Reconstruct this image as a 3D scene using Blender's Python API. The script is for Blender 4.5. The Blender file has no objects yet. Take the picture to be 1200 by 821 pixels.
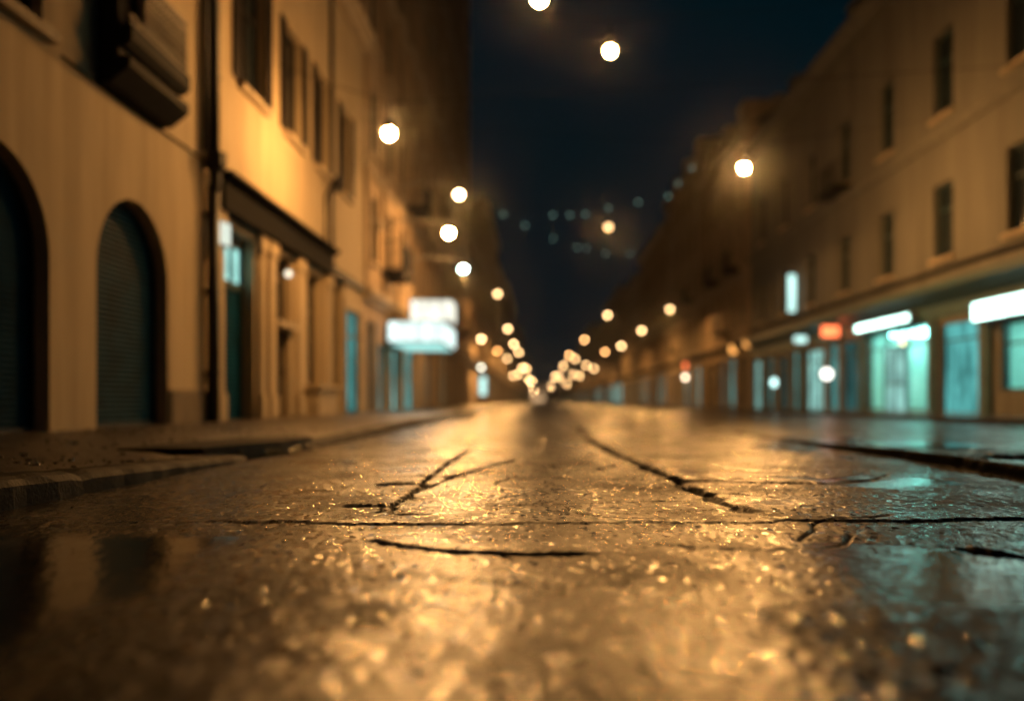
import bpy, bmesh, math, random
import numpy as np
from mathutils import Vector, Matrix
random.seed(7)
rng = np.random.default_rng(11)
PI = math.pi
SC = bpy.context.scene
COL = SC.collection

# ------------------------------------------------------------------ camera frame (photo 1200 px wide)
F = 1050.0      # focal length in photo pixels
CAMH = 0.48     # eye height over the road
HX, HY = 632.0, 470.0

def gp(px, py):                      # photo pixel on the road -> ground point
    d = F * CAMH / (py - HY)
    return ((px - HX) * d / F, d)

# ------------------------------------------------------------------ materials
def new_mat(name):
    m = bpy.data.materials.new(name); m.use_nodes = True
    nt = m.node_tree
    for n in list(nt.nodes): nt.nodes.remove(n)
    out = nt.nodes.new('ShaderNodeOutputMaterial')
    return m, nt, out

def N(nt, t, **kw):
    n = nt.nodes.new(t)
    for k, v in kw.items():
        if k in n.inputs.keys(): n.inputs[k].default_value = v
        else: setattr(n, k, v)
    return n

def coords(nt, scale=(1, 1, 1)):
    g = nt.nodes.new('ShaderNodeNewGeometry')
    mp = nt.nodes.new('ShaderNodeMapping'); mp.inputs['Scale'].default_value = scale
    nt.links.new(g.outputs['Position'], mp.inputs['Vector'])
    return mp.outputs['Vector']

def ramp(nt, fac, stops):
    r = nt.nodes.new('ShaderNodeValToRGB')
    e = r.color_ramp.elements
    while len(e) < len(stops): e.new(0.5)
    for i, (p, c) in enumerate(stops):
        e[i].position = p
        e[i].color = c if len(c) == 4 else (*c, 1)
    nt.links.new(fac, r.inputs['Fac'])
    return r.outputs['Color']

def surf(name, col, rough=.6, metal=0., var=.25, scale=3., bump=.0, bscale=40., streak=False, spec=.5):
    m, nt, out = new_mat(name)
    p = N(nt, 'ShaderNodeBsdfPrincipled')
    p.inputs['Roughness'].default_value = rough; p.inputs['Metallic'].default_value = metal
    p.inputs['Specular IOR Level'].default_value = spec
    v = coords(nt, (1, 1, .22) if streak else (1, 1, 1))
    n = N(nt, 'ShaderNodeTexNoise', Scale=scale, Detail=6., Roughness=.62)
    nt.links.new(v, n.inputs['Vector'])
    a = tuple(c * (1 - var) for c in col); b = tuple(min(1, c * (1 + var * .6)) for c in col)
    c = ramp(nt, n.outputs['Fac'], [(.3, a), (.7, b)])
    if streak:
        v2 = coords(nt, (1.1, 1.1, .07))
        n2 = N(nt, 'ShaderNodeTexNoise', Scale=2.6, Detail=5., Roughness=.6)
        nt.links.new(v2, n2.inputs['Vector'])
        s = ramp(nt, n2.outputs['Fac'], [(.36, (.62, .60, .57)), (.62, (1, 1, 1))])
        mx = N(nt, 'ShaderNodeMixRGB', blend_type='MULTIPLY'); mx.inputs[0].default_value = .5
        nt.links.new(c, mx.inputs[1]); nt.links.new(s, mx.inputs[2]); c = mx.outputs[0]
    nt.links.new(c, p.inputs['Base Color'])
    if bump:
        nb = N(nt, 'ShaderNodeTexNoise', Scale=bscale, Detail=4.)
        nt.links.new(coords(nt), nb.inputs['Vector'])
        bp = N(nt, 'ShaderNodeBump', Strength=bump, Distance=.01)
        nt.links.new(nb.outputs['Fac'], bp.inputs['Height']); nt.links.new(bp.outputs[0], p.inputs['Normal'])
    nt.links.new(p.outputs[0], out.inputs['Surface'])
    return m

def emit(name, col, strength, var=0., scale=2.):
    m, nt, out = new_mat(name)
    e = N(nt, 'ShaderNodeEmission', Strength=strength); e.inputs['Color'].default_value = (*col, 1)
    if var:
        n = N(nt, 'ShaderNodeTexNoise', Scale=scale, Detail=3.)
        nt.links.new(coords(nt, (1, 1, .35)), n.inputs['Vector'])
        c = ramp(nt, n.outputs['Fac'], [(.36, tuple(x * (1 - var) for x in col)), (.62, col)])
        nt.links.new(c, e.inputs['Color'])
    nt.links.new(e.outputs[0], out.inputs['Surface'])
    return m

def glass(name, tint=(.75, .95, .93)):
    m, nt, out = new_mat(name)
    t = N(nt, 'ShaderNodeBsdfTransparent'); t.inputs['Color'].default_value = (*tint, 1)
    g = N(nt, 'ShaderNodeBsdfGlossy', Roughness=.03)
    f = N(nt, 'ShaderNodeLayerWeight', Blend=.5)
    pw = N(nt, 'ShaderNodeMath', operation='POWER'); pw.inputs[1].default_value = 5.; nt.links.new(f.outputs['Facing'], pw.inputs[0])
    mx = N(nt, 'ShaderNodeMixShader')
    nt.links.new(pw.outputs[0], mx.inputs[0]); nt.links.new(t.outputs[0], mx.inputs[1]); nt.links.new(g.outputs[0], mx.inputs[2])
    nt.links.new(mx.outputs[0], out.inputs['Surface'])
    return m

M = dict(
    tan=surf('tan_plaster', (.52, .41, .26), .82, var=.16, scale=1.3, bump=.25, bscale=25, streak=True, spec=.25),
    tan2=surf('ochre_plaster', (.42, .335, .22), .82, var=.16, scale=1.1, bump=.25, bscale=25, streak=True, spec=.25),
    plinth=surf('stained_plinth', (.24, .19, .13), .85, var=.35, scale=4, bump=.3, streak=True, spec=.25),
    brown=surf('brown_stone', (.34, .255, .17), .85, var=.35, scale=1.2, bump=.2, streak=True, spec=.25),
    umber=surf('umber_render', (.28, .21, .14), .85, var=.4, scale=.9, bump=.2, streak=True, spec=.25),
    grey_tan=surf('grey_tan_render', (.42, .34, .24), .85, var=.3, scale=.8, bump=.2, streak=True, spec=.25),
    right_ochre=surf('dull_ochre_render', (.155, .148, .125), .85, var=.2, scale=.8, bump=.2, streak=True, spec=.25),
    stone=surf('carved_stone', (.36, .29, .20), .8, var=.3, scale=5, bump=.3),
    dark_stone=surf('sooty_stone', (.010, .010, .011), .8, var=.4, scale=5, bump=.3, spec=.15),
    arm=surf('galvanised_arm', (.30, .29, .27), .4, .4, var=.2, scale=8),
    iron=surf('wrought_iron', (.02, .02, .022), .45, .6, var=.3, scale=12),
    pipe=surf('painted_pipe', (.014, .011, .010), .55, .0, var=.4, scale=6),
    shutter=surf('teal_grey_shutter', (.001, .045, .085), .6, .0, var=.45, scale=2.2, spec=.06),
    wood=surf('dark_teal_paint', (.02, .05, .055), .45, var=.3, scale=8),
    brown_wood=surf('dark_brown_wood', (.012, .009, .008), .6, var=.4, scale=8, spec=.12),
    pane=surf('dark_window_glass', (.012, .017, .022), .12, var=.2, scale=2),
    roof=surf('slate_roof', (.05, .045, .045), .6, var=.4, scale=6, bump=.4, bscale=12),
    black=surf('black_cable', (.008, .008, .009), .9, var=.2, spec=.05),
    housing=surf('lamp_housing', (.05, .05, .05), .4, .5, var=.3),
    fascia=surf('teal_fascia', (.03, .075, .08), .5, var=.4, scale=4),
    inner=surf('shop_wall', (.62, .66, .62), .7, var=.1),
    tilefl=surf('shop_floor', (.35, .38, .36), .35, var=.2),
    counter=surf('shop_counter', (.12, .2, .2), .5, var=.2),
    signbox=surf('sign_casing', (.10, .11, .11), .5, .3, var=.2),
    glass=glass('shop_glass'),
    lit_white=emit('tube_white', (.80, 1., .92), 5.0),
    sign_white=emit('sign_face_white', (.60, 1., .86), 6.0, .35, 2.5),
    sign_cyan=emit('sign_face_cyan', (.60, 1., .92), 1.5, .25, 3.),
    marquee=emit('marquee_face', (.80, 1., .95), 1.5, .4, 3.),
    marquee_warm=emit('marquee_cap', (.95, .95, .80), 1.4, .5, 3.),
    sign_red=emit('sign_face_red', (1., .18, .06), 3.2, .3, 4.),
    sign_amber=emit('sign_face_amber', (1., .42, .10), 2.2, .3, 4.),
    lit_transom=emit('lit_transom', (.45, .95, .85), 1.15, .6, 5.),
    lit_teal=emit('lit_teal_window', (.10, .42, .40), 1.2, .65, 3.),
    lit_pale=emit('lit_pale_window', (.45, .95, .85), .8, .6, 3.),
    lit_dim=emit('dim_teal_window', (.05, .20, .20), .5, .8, 2.),
    festoon=emit('festoon_glow', (.35, .62, .50), 1.5),
)
_lampmats = {}
def lampmat(L, col=(1., .58, .24)):
    key = (round(L, 1), col)
    if key not in _lampmats: _lampmats[key] = emit('lamp_glow', col, L)
    return _lampmats[key]

# ------------------------------------------------------------------ mesh builder
class MB:
    def __init__(s): s.v = []; s.f = []; s.mi = []; s.cur = 0
    def quad(s, *pts):
        i = len(s.v); s.v += [tuple(p) for p in pts]; s.f.append(tuple(range(i, i + len(pts)))); s.mi.append(s.cur)
    def box(s, x0, x1, y0, y1, z0, z1):
        i = len(s.v)
        s.v += [(x0, y0, z0), (x1, y0, z0), (x1, y1, z0), (x0, y1, z0), (x0, y0, z1), (x1, y0, z1), (x1, y1, z1), (x0, y1, z1)]
        for f in ((0, 3, 2, 1), (4, 5, 6, 7), (0, 1, 5, 4), (1, 2, 6, 5), (2, 3, 7, 6), (3, 0, 4, 7)):
            s.f.append(tuple(i + k for k in f)); s.mi.append(s.cur)
        return s
    def tube(s, pts, r, n=8, closed=False):
        pts = [Vector(p) for p in pts]; base = len(s.v); m = len(pts)
        for k, p in enumerate(pts):
            a = pts[(k - 1) % m] if (k > 0 or closed) else p
            b = pts[(k + 1) % m] if (k < m - 1 or closed) else p
            t = (b - a).normalized()
            u = t.cross(Vector((0, 0, 1)))
            if u.length < 1e-3: u = t.cross(Vector((1, 0, 0)))
            u.normalize(); w = t.cross(u)
            rr = r[k] if isinstance(r, (list, tuple)) else r
            for j in range(n):
                q = 2 * PI * j / n
                s.v.append(tuple(p + u * (rr * math.cos(q)) + w * (rr * math.sin(q))))
        for k in range(m if closed else m - 1):
            k2 = (k + 1) % m
            for j in range(n):
                j2 = (j + 1) % n
                s.f.append((base + k * n + j, base + k * n + j2, base + k2 * n + j2, base + k2 * n + j)); s.mi.append(s.cur)
        if not closed:
            s.f.append(tuple(base + j for j in range(n))[::-1]); s.mi.append(s.cur)
            s.f.append(tuple(base + (m - 1) * n + j for j in range(n))); s.mi.append(s.cur)
        return s
    def lathe(s, prof, c=(0, 0, 0), n=16):
        base = len(s.v)
        for r, z in prof:
            for j in range(n):
                q = 2 * PI * j / n
                s.v.append((c[0] + r * math.cos(q), c[1] + r * math.sin(q), c[2] + z))
        for k in range(len(prof) - 1):
            for j in range(n):
                j2 = (j + 1) % n
                s.f.append((base + k * n + j, base + k * n + j2, base + (k + 1) * n + j2, base + (k + 1) * n + j)); s.mi.append(s.cur)
        return s
    def prism(s, prof, axis0, axis1):        # profile [(x,z)] extruded along y
        n = len(prof); i = len(s.v)
        s.v += [(x, axis0, z) for x, z in prof] + [(x, axis1, z) for x, z in prof]
        for k in range(n):
            k2 = (k + 1) % n
            s.f.append((i + k, i + k2, i + n + k2, i + n + k)); s.mi.append(s.cur)
        s.f.append(tuple(range(i, i + n))[::-1]); s.mi.append(s.cur)
        s.f.append(tuple(range(i + n, i + 2 * n))); s.mi.append(s.cur)
        return s
    def build(s, name, mat, parent=None, smooth=False, base=None, bevel=0.):
        me = bpy.data.meshes.new(name)
        b = base if base is not None else (world_loc(parent) if parent else Vector((0, 0, 0)))
        me.from_pydata([(p[0] - b[0], p[1] - b[1], p[2] - b[2]) for p in s.v], [], s.f)
        mats = mat if isinstance(mat, (list, tuple)) else [mat]
        for m in mats: me.materials.append(m)
        if len(mats) > 1: me.polygons.foreach_set('material_index', s.mi)
        bm = bmesh.new(); bm.from_mesh(me)
        bmesh.ops.recalc_face_normals(bm, faces=bm.faces[:])
        if bevel: bmesh.ops.bevel(bm, geom=bm.edges[:], offset=bevel, segments=2, affect='EDGES', profile=.5)
        bm.to_mesh(me); bm.free()
        if smooth:
            for p in me.polygons: p.use_smooth = True
        o = bpy.data.objects.new(name, me); COL.objects.link(o)
        if parent: o.parent = parent
        elif base is not None: o.location = base
        return o

WL = {}
def world_loc(o):
    return WL.get(o.name, Vector((0, 0, 0)))

def thing(name, label, cat, loc, group=None):
    o = bpy.data.objects.new(name, None); COL.objects.link(o); o.location = loc
    o.empty_display_size = .3
    WL[o.name] = Vector(loc)
    o['label'] = label; o['category'] = cat
    if group: o['group'] = group
    return o

def tag(o, label, cat, group=None, kind=None):
    if label: o['label'] = label
    if cat: o['category'] = cat
    if group: o['group'] = group
    if kind: o['kind'] = kind
    return o

def struct(o): o['kind'] = 'structure'; return o

def sub(par, child_mb, name, mat, worldparent, **kw):     # a sub-part: parented to a part, vertices relative to the thing's base
    o = child_mb.build(name, mat, None, base=world_loc(worldparent), **kw)
    o.location = (0, 0, 0); o.parent = par
    return o

# ------------------------------------------------------------------ value noise in numpy (terrain)
def vnoise(x, y, seed):
    r = np.random.default_rng(seed); T = r.random((256, 256)).astype(np.float32)
    xi = np.floor(x).astype(int); yi = np.floor(y).astype(int)
    fx = x - xi; fy = y - yi
    fx = fx * fx * (3 - 2 * fx); fy = fy * fy * (3 - 2 * fy)
    a = T[xi % 256, yi % 256]; b = T[(xi + 1) % 256, yi % 256]; c = T[xi % 256, (yi + 1) % 256]; d = T[(xi + 1) % 256, (yi + 1) % 256]
    return (a * (1 - fx) + b * fx) * (1 - fy) + (c * (1 - fx) + d * fx) * fy
def fbm(x, y, seed, octv=4, gain=.5):
    s = 0; a = 1; t = 0
    for k in range(octv):
        s = s + a * vnoise(x * 2 ** k + 13.7 * k, y * 2 ** k + 7.1 * k, seed + k); t += a; a *= gain
    return s / t
def sstep(a, b, x):
    t = np.clip((x - a) / (b - a), 0, 1); return t * t * (3 - 2 * t)

# ------------------------------------------------------------------ ROAD
KL, KR = -2.35, 9.5        # kerb lines
WLX, WRX = -5.3, 12.0      # facade lines

def road_material():
    m, nt, out = new_mat('wet_asphalt')
    L = nt.links
    p = N(nt, 'ShaderNodeBsdfPrincipled')
    at = N(nt, 'ShaderNodeAttribute', attribute_name='wear_dark')      # r: puddle, g: crack, b: patches placed to darken the road
    sep = N(nt, 'ShaderNodeSeparateColor'); L.new(at.outputs['Color'], sep.inputs[0])
    pud, crk = sep.outputs[0], sep.outputs[1]
    v = coords(nt)
    big = N(nt, 'ShaderNodeTexNoise', Scale=.8, Detail=5., Roughness=.6); L.new(v, big.inputs['Vector'])
    mid = N(nt, 'ShaderNodeTexNoise', Scale=7., Detail=5., Roughness=.65); L.new(v, mid.inputs['Vector'])
    vor = N(nt, 'ShaderNodeTexVoronoi', Scale=85.); L.new(v, vor.inputs['Vector'])
    fin = N(nt, 'ShaderNodeTexNoise', Scale=150., Detail=3., Roughness=.6); L.new(v, fin.inputs['Vector'])
    # aggregate colour
    c1 = ramp(nt, vor.outputs['Color'], [(.0, (.010, .010, .012)), (1., (.05, .046, .042))])
    c2 = ramp(nt, mid.outputs['Fac'], [(.3, (.55, .55, .56)), (.7, (1, 1, 1))])
    mx = N(nt, 'ShaderNodeMixRGB', blend_type='MULTIPLY'); mx.inputs[0].default_value = 1.
    L.new(c1, mx.inputs[1]); L.new(c2, mx.inputs[2])
    mx2 = N(nt, 'ShaderNodeMixRGB', blend_type='MIX'); L.new(crk, mx2.inputs[0]); L.new(mx.outputs[0], mx2.inputs[1])
    mx2.inputs[2].default_value = (.008, .008, .009, 1)
    L.new(mx2.outputs[0], p.inputs['Base Color'])
    # roughness
    def math_(op, a, b=None, clamp=False):
        n = N(nt, 'ShaderNodeMath', operation=op); n.use_clamp = clamp
        for k, x in enumerate((a, b)):
            if x is None: continue
            if isinstance(x, (int, float)): n.inputs[k].default_value = x
            else: L.new(x, n.inputs[k])
        return n.outputs[0]
    wet = N(nt, 'ShaderNodeMapRange'); wet.inputs[1].default_value = .38; wet.inputs[2].default_value = .62
    L.new(big.outputs['Fac'], wet.inputs[0])
    r = math_('MULTIPLY_ADD', wet.outputs[0], -.22); nt.nodes[-1].inputs[2].default_value = ROUGH
    r = math_('ADD', r, math_('MULTIPLY', mid.outputs['Fac'], .10))
    inv = math_('SUBTRACT', 1., pud)
    r = math_('MULTIPLY', r, inv)
    r = math_('ADD', r, math_('MULTIPLY', pud, .11))
    r = math_('ADD', r, math_('MULTIPLY', crk, .5), True)
    L.new(r, p.inputs['Roughness'])
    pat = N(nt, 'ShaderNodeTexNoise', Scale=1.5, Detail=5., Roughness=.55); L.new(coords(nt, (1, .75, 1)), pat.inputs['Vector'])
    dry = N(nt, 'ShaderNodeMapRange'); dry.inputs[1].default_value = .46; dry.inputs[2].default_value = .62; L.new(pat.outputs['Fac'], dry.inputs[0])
    dry_dark = math_('MULTIPLY', math_('MAXIMUM', dry.outputs[0], sep.outputs[2]), inv)
    r = math_('ADD', r, math_('MULTIPLY', dry_dark, .24), True)
    sp = math_('MULTIPLY_ADD', math_('MAXIMUM', crk, math_('MULTIPLY', dry_dark, .62)), -.40); nt.nodes[-1].inputs[2].default_value = .40
    # bump: stones, sand, bigger lumps
    h = math_('MULTIPLY', vor.outputs['Distance'], -1.0)
    h = math_('ADD', h, math_('MULTIPLY', fin.outputs['Fac'], .8))
    h = math_('ADD', h, math_('MULTIPLY', mid.outputs['Fac'], 2.2))
    b = N(nt, 'ShaderNodeBump', Distance=BUMPD)
    st = math_('MULTIPLY_ADD', inv, .88); nt.nodes[-1].inputs[2].default_value = .03
    L.new(st, b.inputs['Strength'])
    L.new(h, b.inputs['Height'])
    # every stone lies at its own tilt
    def facets(sc, k):
        v_ = coords(nt, sc)
        c_ = N(nt, 'ShaderNodeTexVoronoi', Scale=1.); L.new(v_, c_.inputs['Vector'])
        s_ = N(nt, 'ShaderNodeVectorMath', operation='SUBTRACT'); L.new(c_.outputs['Color'], s_.inputs[0]); s_.inputs[1].default_value = (.5, .5, .5)
        m_ = N(nt, 'ShaderNodeVectorMath', operation='MULTIPLY'); L.new(s_.outputs[0], m_.inputs[0]); m_.inputs[1].default_value = (2 * k, 2 * k, 0)
        return c_.outputs['Color'], m_.outputs[0]
    ca_, fa = facets((70, 36, 20), FACET * .85); cb_, fb = facets((140, 80, 40), FACET * 1.15)
    ad = N(nt, 'ShaderNodeVectorMath', operation='ADD'); L.new(fa, ad.inputs[0]); L.new(fb, ad.inputs[1])
    sepc = N(nt, 'ShaderNodeSeparateColor'); L.new(ca_, sepc.inputs[0])
    flag = N(nt, 'ShaderNodeMapRange'); flag.inputs[1].default_value = .84; flag.inputs[2].default_value = .87; L.new(sepc.outputs[2], flag.inputs[0])
    tl = math_('MULTIPLY', math_('MULTIPLY_ADD', flag.outputs[0], .7), inv); nt.nodes[-2].inputs[2].default_value = .75
    sc_ = N(nt, 'ShaderNodeVectorMath', operation='SCALE'); L.new(ad.outputs[0], sc_.inputs[0]); L.new(tl, sc_.inputs['Scale'])
    ad2 = N(nt, 'ShaderNodeVectorMath', operation='ADD'); L.new(b.outputs[0], ad2.inputs[0]); L.new(sc_.outputs[0], ad2.inputs[1])
    nn_ = N(nt, 'ShaderNodeVectorMath', operation='NORMALIZE'); L.new(ad2.outputs[0], nn_.inputs[0])
    L.new(nn_.outputs[0], p.inputs['Normal'])
    # and holds more or less water
    # scattered larger wet stones
    cc_, fc = facets((30, 17, 10), FACET * 1.7)
    sepd = N(nt, 'ShaderNodeSeparateColor'); L.new(cc_, sepd.inputs[0])
    vd = N(nt, 'ShaderNodeTexVoronoi', Scale=1.); L.new(coords(nt, (30, 17, 10)), vd.inputs['Vector'])
    core = N(nt, 'ShaderNodeMapRange'); core.inputs[1].default_value = .50; core.inputs[2].default_value = .42; L.new(vd.outputs['Distance'], core.inputs[0])
    fl2 = math_('MULTIPLY', math_('GREATER_THAN', sepd.outputs[2], .66), core.outputs[0])
    fl2 = math_('MULTIPLY', fl2, inv)
    nm = N(nt, 'ShaderNodeMix'); nm.data_type = 'VECTOR'; L.new(fl2, nm.inputs[0]); L.new(sc_.outputs[0], nm.inputs[4]); L.new(fc, nm.inputs[5]); L.new(nm.outputs[1], ad2.inputs[1])
    fl = math_('MULTIPLY', math_('MAXIMUM', flag.outputs[0], fl2), math_('MULTIPLY', inv, math_('SUBTRACT', 1., crk)))
    L.new(math_('ADD', sp, math_('MULTIPLY', fl, .3), True), p.inputs['Specular IOR Level'])
    lo_ = N(nt, 'ShaderNodeMix'); lo_.data_type = 'FLOAT'; L.new(fl, lo_.inputs[0]); L.new(math_('MULTIPLY_ADD', inv, .05), lo_.inputs[2]); L.new(r, nt.nodes[-1].inputs[2]); lo_.inputs[3].default_value = .13
    r3 = math_('MAXIMUM', lo_.outputs[0], .09)
    L.new(r3, p.inputs['Roughness'])
    L.new(p.outputs[0], out.inputs['Surface'])
    return m
FACET = .09
ROUGH, BUMPD = .29, .0007

CRACKS = [  # pixels, width m, depth m, step of the far side
    ([(553, 522), (540, 532), (520, 548), (499, 560), (487, 572), (470, 588), (455, 603)], .024, .025, .0),
    ([(638, 505), (630, 528), (597, 541), (560, 550), (533, 557), (505, 567), (485, 575), (468, 590), (455, 605)], .022, .025, .0),
    ([(673, 488), (680, 503), (693, 517), (717, 530), (757, 548), (790, 560), (800, 568), (833, 582), (867, 599), (902, 606)], .045, .03, .006),
    ([(490, 559), (527, 557), (600, 559), (673, 560), (783, 562), (800, 563), (900, 566), (967, 567), (1067, 557)], .07, .03, .006),
    ([(180, 613), (260, 612), (400, 613), (600, 613), (800, 613), (933, 613), (1060, 612), (1200, 610), (1320, 608)], .05, .03, .010),
    ([(432, 629), (455, 637), (500, 645), (560, 649), (640, 650), (718, 648)], .022, .018, .008),
    ([(400, 593), (430, 593), (462, 592)], .05, .025, .006),
    ([(436, 567), (465, 566), (492, 565)], .08, .03, .0),
    ([(1120, 640), (1150, 648), (1200, 656), (1260, 668)], .05, .04, .014),
]

def hairlines():
    r = random.Random(21); out = []
    for pts, w, dep, step in CRACKS[:4]:
        P = [Vector(gp(*q)) for q in pts]
        for k in range(len(P) - 1):
            for q in range(2):
                if r.random() < .7: continue
                p0 = P[k].lerp(P[k + 1], r.random()); e = (P[k + 1] - P[k]).normalized()
                a = math.atan2(e.y, e.x) + r.choice((-1, 1)) * r.uniform(.5, 1.2); L = r.uniform(.15, .6); q_ = [tuple(p0)]
                p = p0.copy()
                for j in range(5):
                    a += r.uniform(-.5, .5); p = p + Vector((math.cos(a), math.sin(a))) * (L / 5); q_.append(tuple(p))
                out.append((q_, r.uniform(.010, .02), .012, 0.))
    for k in range(14):
        p = Vector((r.uniform(-1.6, 2.2), r.uniform(2.3, 7))); a = r.uniform(0, 6.3); q_ = [tuple(p)]
        for j in range(7): a += r.uniform(-.6, .6); p = p + Vector((math.cos(a), math.sin(a))) * r.uniform(.08, .2); q_.append(tuple(p))
        out.append((q_, r.uniform(.010, .018), .010, 0.))
    return out

def build_road():
    nx = 1100
    xs = np.linspace(KL, 5.4, nx)
    ys = 1.05 * np.exp(np.arange(0, 1060) * .0036); ys = ys[ys < 46]
    ny = len(ys)
    X, Y = np.meshgrid(xs, ys); X = X.astype(np.float64); Y = Y.astype(np.float64)
    H = (fbm(X * .8, Y * .8, 3, 4) - .5) * .017
    H += (fbm(X * 5, Y * 5, 33, 3) - .5) * .0035
    gf = 1 - .75 * sstep(4.5, 14, Y)
    patch = .55 + .9 * fbm(X * 1.7, Y * 1.7, 71, 3)
    grain = (vnoise(X * 47 + .8 * Y, Y * 22, 61) - .5) * .0060 + (vnoise(X * 75 + 5, Y * 45 - 3 * X, 62) - .5) * .0050 * (1 - sstep(4, 9, Y)) + (vnoise(X * 17, Y * 9, 63) - .5) * .002
    GRAIN = grain * gf * patch * .55
    crack = np.zeros_like(X)
    wob = (fbm(X * 7, Y * 7, 91, 3) - .5) * .09
    wob += (fbm(X * 26, Y * 26, 97, 2) - .5) * .05
    wob += (fbm(X * 1.3, Y * 1.3, 99, 2) - .5) * .14
    wobw = .15 + 1.5 * fbm(X * 6, Y * 6, 95, 3)
    grn = fbm(X * 60, Y * 40, 131, 2)
    cvar = .55 + .45 * sstep(.30, .62, fbm(X * 2.1 + 4, Y * 2.1, 103, 4))
    for pts, w, dep, step in CRACKS + hairlines():
        P = [np.array(gp(*q) if q[1] > 300 else q) for q in pts]
        best = np.full(X.shape, 9.); side = np.zeros_like(X); along = np.zeros_like(X)
        x0 = min(q[0] for q in P) - .7; x1 = max(q[0] for q in P) + .7; y0 = min(q[1] for q in P) - .7; y1 = max(q[1] for q in P) + 1.
        msk = (X > x0) & (X < x1) & (Y > y0) & (Y < y1)
        xx = X[msk] + wob[msk] * .5; yy = Y[msk] + wob[msk]
        bd = np.full(xx.shape, 9.); sd = np.zeros_like(xx); al = np.zeros_like(xx)
        nseg = len(P) - 1
        for k in range(nseg):
            a, b = P[k], P[k + 1]; e = b - a; l2 = e @ e
            t = np.clip(((xx - a[0]) * e[0] + (yy - a[1]) * e[1]) / l2, 0, 1)
            dx = xx - a[0] - t * e[0]; dy = yy - a[1] - t * e[1]
            d = np.hypot(dx, dy); u = d < bd
            bd = np.where(u, d, bd); sd = np.where(u, dy, sd); al = np.where(u, (k + t) / nseg, al)
        fade = sstep(0, .12, al) * sstep(0, .12, 1 - al)
        if len(pts) == 9 and dep == .03: fade = fade * (.45 + .55 * sstep(.5, .8, al)) * (.6 + .4 * sstep(.35, .6, vnoise(xx * 2.3, xx * 0 + 3.3, 141)))
        ww = w * wobw[msk] * (.35 + .65 * fade) * (1 + .13 * np.maximum(0, Y[msk] - 4))
        g = 1 - sstep(.35, 1., bd / ww)
        H[msk] -= g * dep * fade * (.25 + .75 * cvar[msk])
        crack[msk] = np.maximum(crack[msk], (1 - sstep(.5, 1.5, bd / ww + .5 * (grn[msk] - .5))) * fade * cvar[msk] )
        if step:
            far = (sd > 0) * np.exp(-np.maximum(bd - ww * .6, 0) / .35) * fade
            H[msk] += step * far
    # worn raised strip along x = 3
    edge = 3.03 + (fbm(X * 2.2, Y * 2.2, 55, 4) - .5) * .22
    tap = 1 - sstep(6.5, 13., Y)
    rise = sstep(0, .045, X - edge) * (1 - sstep(.5, 2.0, X - edge)) * .075 * tap
    H += rise
    crack = np.maximum(crack, np.exp(-((X - edge - .02) / .075) ** 2) * (1 - sstep(12, 26, Y)))
    H -= np.exp(-((X - edge + .02) / .03) ** 2) * .02 * (1 - sstep(12, 26, Y))
    # puddles: still water in the hollows
    pn = fbm(X * .55 + 3.1, Y * .55, 77, 4) + .0
    pud = np.zeros_like(X)
    left = (1 - sstep(-1.12, -.86, X + (fbm(X * 3, Y * 3, 41, 3) - .5) * .30)) * (1 - sstep(3.1, 3.32, Y + (fbm(X * 2, Y * 2, 43, 3) - .5) * .12))
    pud = np.maximum(pud, left * .86)
    rp = sstep(.57, .63, pn) * (1 - sstep(9, 14, Y)) * sstep(.6, 1.1, X)
    rp = np.maximum(rp, np.exp(-(((X - 1.17) / .16) ** 2 + ((Y - 2.72) / .22) ** 2)) * 1.3 * (.55 + .9 * (fbm(X * 6, Y * 6, 47, 3))))
    rp = np.maximum(rp, sstep(.50, .58, fbm(X * 1.6, Y * 1.6, 49, 4)) * sstep(3.05, 3.4, X) * (1 - sstep(4.6, 5.3, X)) * (1 - sstep(10, 15, Y)) * .85)
    rp = np.maximum(rp, sstep(.52, .6, fbm(X * 1.9, Y * 1.3, 57, 4)) * sstep(1.3, 1.6, X) * (1 - sstep(3.0, 3.4, Y)) * .9)
    rp = np.clip(rp, 0, .78)
    pud = np.clip(np.maximum(pud, rp), 0, 1) * (1 - np.clip(crack, 0, 1))
    H = (H + GRAIN * (1 - .6 * np.clip(crack, 0, 1))) * (1 - .95 * pud) - .004 * pud
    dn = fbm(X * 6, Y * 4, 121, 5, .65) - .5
    darkp = np.zeros_like(X)  # matte patches placed to darken the road between and beside the lamp streaks
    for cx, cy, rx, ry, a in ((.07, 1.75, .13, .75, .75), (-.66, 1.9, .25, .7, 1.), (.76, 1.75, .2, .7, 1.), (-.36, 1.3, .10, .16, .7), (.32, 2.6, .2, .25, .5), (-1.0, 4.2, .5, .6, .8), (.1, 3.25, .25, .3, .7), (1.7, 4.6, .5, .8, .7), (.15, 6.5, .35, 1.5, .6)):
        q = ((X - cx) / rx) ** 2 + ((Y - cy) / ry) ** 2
        darkp = np.maximum(darkp, a * (1 - sstep(.2, 1.9, q + dn * 5.)))
    # die out at the border of the fine grid
    bf = sstep(0, .5, 5.4 - X) * sstep(0, .12, Y - 1.05) * (1 - sstep(38, 45, Y))
    bfk = sstep(0, .0, X - KL + 1e-6)
    H = H * bf
    Xj = X; Yj = Y
    verts = np.stack([Xj, Yj, H], -1).reshape(-1, 3)
    idx = np.arange(nx * ny).reshape(ny, nx)
    q = np.stack([idx[:-1, :-1], idx[:-1, 1:], idx[1:, 1:], idx[1:, :-1]], -1).reshape(-1, 4)
    # coarse surroundings
    Ya, Yb = ys[0], ys[-1]
    ext = [(KL, 5.4, -15, Ya), (5.4, KR, -15, Yb), (KL, KR, Yb, 640)]
    ev = []; ef = []
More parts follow.
